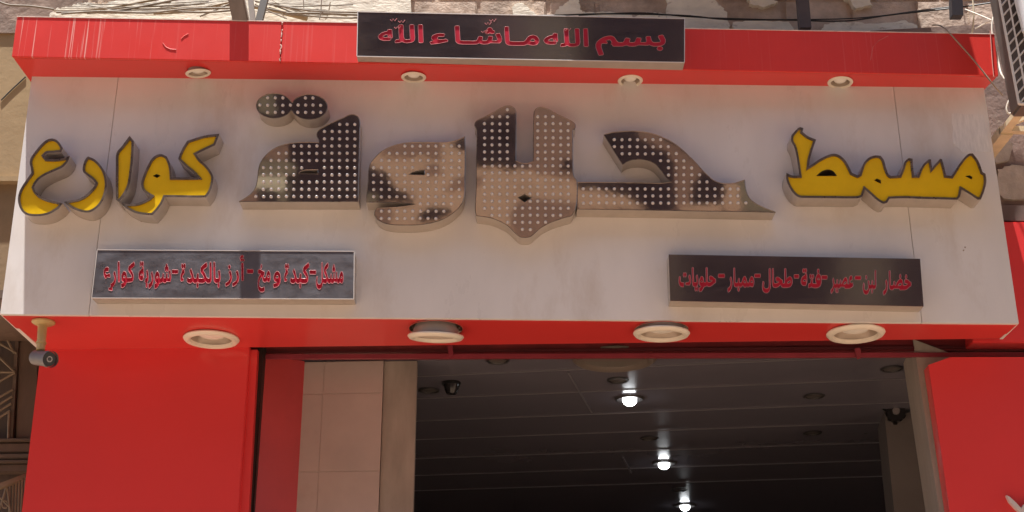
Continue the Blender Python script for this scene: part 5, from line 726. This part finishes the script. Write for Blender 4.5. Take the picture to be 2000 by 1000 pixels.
for i, b in enumerate(bund):
    left = b[0][0] < 470; vert = abs(b[0][0]-b[-1][0]) < 30
    if i == 16: lb_ = 'thin black cable crossing the brown corner at the upper left'
    else:
        lb_ = ('dusty cable strung over the cream plaster left of the leaning post' if left else 'upright dusty wire between the leaning post and the writing panel' if vert else 'dusty cable strung between the leaning post and the writing panel')
    rr = rng.choice([.0028, .004, .0058, .0048]) if not vert else .0024
    cable(lb_, [(x, y, .30-.12*((i*37 % 10)/10)) for x, y in b], rr, CABLEG if i % 3 else mat('brown cable', (.22, .15, .08), .7), group='dusty cables left of the leaning post' if left and i != 16 else None if i == 16 else 'upright wires by the writing panel' if vert else 'dusty cables right of the leaning post')
for i in range(16):
    left = i % 2 == 0; x0 = rng.uniform(110, 220) if left else rng.uniform(495, 540); x1 = rng.uniform(330, 455) if left else rng.uniform(600, 700)
    y0 = rng.uniform(4, 27) if left else rng.uniform(-4, 24); y1 = rng.uniform(-3, 26) if left else rng.uniform(8, 36); sag = rng.uniform(0, 7)
    cable('dusty cable strung over the cream plaster left of the leaning post' if left else 'dusty cable strung between the leaning post and the writing panel',
          [(x0, y0, .27), (x0*.65+x1*.35, y0*.6+y1*.4+sag, .25), (x0*.3+x1*.7, y0*.3+y1*.7+sag*.8, .26), (x1, y1, .28)], rng.choice([.0016, .0022, .003]), CABLEG if i % 3 else MATS['brown cable'], group='dusty cables left of the leaning post' if left else 'dusty cables right of the leaning post')
mb = MB(); r_ = random.Random(31)                           # crumbled plaster lying along the top of the header box
for i in range(130):
    px = r_.uniform(1330, 1900) if i < 95 else r_.uniform(100, 690); t_ = onface(px, 33+(px-33)*.0178); c = Vector((t_.x, r_.uniform(.0, .26), t_.z+r_.uniform(0, .012)))
    a, b, h = r_.uniform(.008, .035), r_.uniform(.008, .03), r_.uniform(.006, .022)
    an = r_.uniform(0, 3); pts = [c+Vector((a*math.cos(an+k*1.05)*r_.uniform(.7, 1.2), b*math.sin(an+k*1.05)*r_.uniform(.7, 1.2), 0)) for k in range(6)]
    n0 = len(mb.v); mb.add(pts+[c+(p-c)*.45+Vector((0, 0, h)) for p in pts], [(k, (k+1) % 6, (k+1) % 6+6, k+6) for k in range(6)]+[(6, 7, 8, 9, 10, 11)])
tag(mb.build('plaster_debris', mat('crumbled plaster', (.50, .40, .30), .9, var=.4, scale=14, bump=.4, bscale=40)), 'crumbled plaster and rubble lying on top of the red header box', 'debris', kind='stuff')
# thicker brown duct behind the cables
cable('flat brown conduit slanting down to the right of the leaning post', [(496, 12, .29), (530, 18, .29), (560, 26, .29), (600, 36, .29)], .012, mat('brown conduit', (.30, .21, .11), .7))

# ================================================================== NEIGHBOUR ON THE LEFT
nb = thing('neighbour_building', 'tan plastered neighbouring building at the left edge', 'building', (-2.9, .9, 0))
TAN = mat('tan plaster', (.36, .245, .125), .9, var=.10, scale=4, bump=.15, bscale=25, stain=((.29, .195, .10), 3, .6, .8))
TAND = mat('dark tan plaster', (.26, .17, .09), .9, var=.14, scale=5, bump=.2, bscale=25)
YN = .62
zsp = P(20, 352, YN).z; ztop = P(20, 66, YN).z; zlow = P(20, 612, YN).z
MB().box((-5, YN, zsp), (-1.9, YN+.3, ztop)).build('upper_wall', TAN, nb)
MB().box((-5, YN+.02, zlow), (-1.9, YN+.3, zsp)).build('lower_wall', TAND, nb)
MB().box((-5, YN-.02, zsp-.012), (-1.9, YN+.3, zsp+.012)).build('string_course', TAN, nb)
MB().box((-5, YN-.01, ztop), (-1.9, YN+.3, ztop+3)).build('stone_band', mat('brown stone band', (.27, .19, .145), .9, var=.3, scale=9, bump=.6, bscale=22), nb)
cable('thin dark wire slanting down the tan wall at the left edge', [(2, 196, YN-.004), (24, 174, YN-.004), (50, 150, YN-.004)], .003, CABLE)
YD = .70
WOODB = mat('dark carved wood', (.135, .088, .062), .6, var=.3, scale=9, stretch=(1, 1, .25), bump=.2, bscale=30)
WOODC = mat('dark plank wood', (.085, .058, .045), .65, var=.3, scale=8, stretch=(3, 3, .2))
IRON = mat('brown iron bars', (.21, .155, .10), .6, var=.2, scale=20)
win = thing('carved_window', 'dark wooden window with iron fan grille below the left end of the sign', 'window', P(30, 1000, YD))
zA, zB = P(30, 640, YD).z+.35, P(30, 866, YD).z
MB().slab([P(-60, 560, YD+.06), P(110, 560, YD+.06), P(110, 1100, YD+.06), P(-60, 1100, YD+.06)], (0, .05, 0)).build('back_panel', WOODC, win)
MB().slab([P(40, 590, YD), P(78, 590, YD), P(72, 860, YD), P(30, 860, YD)], (0, .06, 0)).build('post', WOODB, win, bevel=.006)
MB().slab([P(34, 600, YD-.012), P(40, 600, YD-.012), P(24, 860, YD-.012), P(17, 860, YD-.012)], (0, .06, 0)).build('moulding', mat('worn moulding', (.13, .09, .065), .6), win)
for y0, y1, yy in ((856, 862, -.03), (866, 884, -.01), (886, 896, -.02), (898, 904, -.025), (907, 922, -.005)):
    MB().slab([P(-60, y0, YD+yy), P(72, y0-1, YD+yy), P(70, y1-1, YD+yy), P(-60, y1, YD+yy)], (0, .06, 0)).build('sill_moulding', mat('worn moulding', (.13, .09, .065), .6) if yy < -.018 else WOODB, win, bevel=.004)
fan = [((-20, 680), (29, 727)), ((-20, 727), (29, 727)), ((-20, 756), (29, 728)), ((-20, 787), (25, 761)), ((-20, 801), (24, 774)), ((-20, 815), (22, 788)), ((-20, 828), (20, 802)), ((-20, 660), (33, 690)), ((18, 802), (16, 856)), ((2, 640), (28, 690))]
gr = [MB().tube([P(*a, YD-.02), P(*b, YD-.02)], .0055, 6).build('grille_bar', IRON, win) for a, b in fan]
MB().box((-2.75, .12, 3.36), (-1.995, .69, 3.40)).build('shade_hood', WOODB, win, bevel=.004)  # added slab that keeps direct sun off the red pillar's left edge
YB = .45
rl = thing('balustrade', 'brown iron balustrade with slanting handrail at the lower left corner', 'railing', P(30, 1040, YB))
MB().bar(P(-20, 958, YB), P(72, 923, YB+.10), (0, .03, 0), (0, 0, .020)).build('handrail', IRON, rl)
for i, x in enumerate((20, 26, 32, 38, 44, 50, 56)):
    y = 950-(x-4)*.42; MB().tube([P(x, y, YB+.06), P(x-5, 1080, YB+.06)], .0042, 6).build('baluster', IRON, rl)
for a, b in (((12, 952), (-6, 1010)), ((14, 952), (28, 1060)), ((10, 960), (-20, 1060)), ((0, 972), (18, 990))): MB().tube([P(*a, YB+.05), P(*b, YB+.05)], .004, 6).build('scroll_bar', IRON, rl)
MB().tube([P(-20, 1075, YB+.06), P(54, 1075, YB+.06)], .007, 6).build('bottom_rail', IRON, rl)
mb = MB(); pts = [P(10+6*math.cos(k_), 985+7*math.sin(k_), YB+.05) for k_ in [q_*.5 for q_ in range(13)]]; mb.tube(pts, .004, 5); mb.build('scroll', IRON, rl)

# ================================================================== UNSEEN BALCONY ABOVE (added to shade the right half) AND THE HOUSE ACROSS THE STREET
xb0, xb1 = P(1108, 60, -.185).x-.15, P(1909, 90, -.10).x-.20
bal = thing('balcony', 'concrete balcony added out of view above to shade the right half of the sign', 'balcony', ((xb0+xb1)/2, 0, 5.7))
CONC = mat('grey brown concrete', (.36, .30, .25), .85, var=.12, scale=5)
MB().box((xb0, -.75, 5.7), (xb1, .357, 5.86)).build('slab', CONC, bal)
MB().box((xb0, -.75, 5.862), (xb1, -.68, 6.7)).build('parapet', CONC, bal)

opp = thing('opposite_house', 'tall brown house across the street, with patches shaped for the reflections', 'house', (0, -11, 0))
YO = -9.4
OB = mat('brown brick render', (.20, .13, .105), .9, var=.15, scale=2.0, bump=.3, bscale=6)
MB().box((-14, YO-4, 0), (14, YO, 11.5)).build('wall', OB, opp)
def R(px, py):                                            # where the polished letters see the house across the street
    p = P(px, py, YL); d = p-CAM; d.y = -d.y; t_ = (YO-p.y)/d.y; return p+d*t_
oc = {'tan': mat('pale tan reflected patch', (.70, .47, .285), .9, var=.06, scale=2, stain=((.52, .34, .20), 3, .55, .8)), 'mid': mat('brown reflected patch', (.36, .22, .145), .9, var=.1, scale=2),
      'cream': mat('cream reflected patch', (.88, .80, .52), .9), 'dark': mat('dark reflected patch', (.062, .042, .044), 1, spec=0, var=.35, scale=6), 'olive': mat('olive reflected patch', (.27, .225, .14), .9, var=.15, scale=3)}
def patch(c, pts, lvl, name='plaster_patch', seed=0):  # flat made-up patches, placed to appear as reflections in the mirror letters
    q_ = [R(x, y) for x, y in ragged(pts, .7, 4, seed)]
    MB().slab([Vector((p.x, YO+.004+lvl*.006, p.z)) for p in q_], (0, -.003, 0)).build(name, oc[c], opp)
A6, A7 = O6, O7
pat = [('dark', A6([(150, 20), (900, 20), (900, 800), (30, 800)]), 1), ('mid', A6([(210, 480), (260, 420), (380, 370), (390, 480), (330, 495)]), 2), ('olive', A6([(180, 500), (380, 490), (445, 530), (440, 605), (180, 605)]), 2),
       ('cream', A6([(150, 608), (375, 608), (375, 700), (240, 690), (150, 685)]), 2), ('olive', A6([(320, 690), (380, 690), (380, 800), (320, 800)]), 2), ('mid', A6([(40, 700), (180, 690), (190, 800), (40, 800)]), 2), ('olive', A6([(180, 60), (300, 40), (300, 190), (180, 180)]), 2),
       ('tan', A6([(900, 320), (1590, 320), (1600, 960), (900, 960)]), 1), ('mid', A6([(1000, 360), (1415, 360), (1425, 490), (1350, 478), (1300, 462), (1180, 478), (1010, 470)]), 2), ('dark', A6([(1480, 380), (1600, 330), (1600, 440), (1550, 425)]), 2),
       ('dark', A6([(900, 520), (950, 545), (1010, 570), (1060, 610), (1100, 660), (1110, 690), (1180, 705), (1235, 780), (900, 790)]), 2), ('dark', A6([(1265, 900), (1280, 850), (1330, 818), (1470, 815), (1500, 860), (1300, 930)]), 2), ('mid', A6([(1310, 600), (1330, 540), (1400, 530), (1425, 600)]), 2), ('mid', A6([(1440, 700), (1500, 640), (1600, 600), (1600, 690)]), 2), ('olive', A6([(900, 720), (985, 730), (1000, 780), (900, 790)]), 3), ('mid', A6([(960, 800), (1080, 800), (1070, 950), (940, 950)]), 2),
       ('tan', A7([(60, 425), (340, 425), (720, 500), (720, 880), (60, 880)]), 1), ('dark', A7([(70, 110), (345, 100), (345, 440), (280, 445), (100, 425), (70, 425)]), 2), ('mid', A7([(60, 40), (345, 40), (345, 100), (70, 130)]), 2), ('mid', A7([(430, 40), (720, 40), (720, 505), (560, 490), (400, 440)]), 2), ('dark', A7([(620, 380), (690, 380), (690, 460), (615, 455)]), 3),
       ('mid', A7([(70, 490), (150, 495), (130, 535), (70, 545)]), 2), ('mid', A7([(350, 640), (440, 612), (700, 640), (720, 700), (400, 880), (290, 800), (318, 690)]), 2),
       ('dark', A7([(715, 190), (1750, 190), (1620, 520), (1615, 700), (715, 700)]), 1), ('tan', A7([(715, 560), (800, 562), (1000, 600), (1060, 640), (1140, 690), (715, 700)]), 2), ('mid', A7([(1070, 200), (1180, 200), (1500, 440), (1440, 490), (1405, 540), (1400, 700), (1300, 700), (1305, 430), (1260, 330), (1090, 265)]), 2),
       ('tan', A7([(1345, 668), (1600, 660), (1600, 720), (1345, 720)]), 3), ('tan', A7([(1612, 520), (1690, 530), (1712, 700), (1612, 700)]), 2), ('olive', A7([(1690, 500), (1940, 500), (1940, 720), (1708, 710)]), 2)]
def R2(px, py, Y):
    p = P(px, py, Y); d = p-CAM; d.y = -d.y; return p+d*((YO-p.y)/d.y)
def patch2(c, pts, Y, lv, seed):  # more added patches, setting the tones mirrored in the writing panels
    MB().slab([Vector((q_.x, YO+.004+lv*.006, q_.z)) for q_ in [R2(x, y, Y) for x, y in ragged(pts, 1.2, 4, seed)]], (0, -.003, 0)).build('dark_patch' if c == 'dark' else 'plaster_patch', oc[c], opp)
for sd, (c, pts, Y, lv) in enumerate([('dark', [(1128, -20), (1345, -20), (1345, 150), (1132, 150)], -.195, 4), ('olive', [(1020, -10), (1128, -10), (1130, 150), (1040, 150)], -.195, 4.1), ('dark', [(690, 0), (930, 0), (960, 150), (690, 150)], -.195, 4.2), ('olive', [(690, 72), (712, 70), (716, 100), (700, 112), (690, 112)], -.195, 4.6),
    ('dark', [(1290, 480), (1635, 480), (1640, 620), (1290, 620)], -.07, 4.3), ('olive', [(1635, 480), (1742, 480), (1735, 620), (1638, 620)], -.07, 4.4), ('dark', [(1744, 480), (1830, 480), (1830, 620), (1737, 620)], -.07, 4.5), ('olive', [(1295, 480), (1330, 480), (1322, 620), (1295, 620)], -.07, 4.8), ('mid', [(1492, 480), (1512, 480), (1508, 512), (1494, 512)], -.07, 4.9)]): patch2(c, pts, Y, lv, sd+50)
for i, (c, pts, lv) in enumerate(pat): patch(c, pts, lv+.05*(i % 7), 'dark_patch' if c == 'dark' else 'plaster_patch', i)
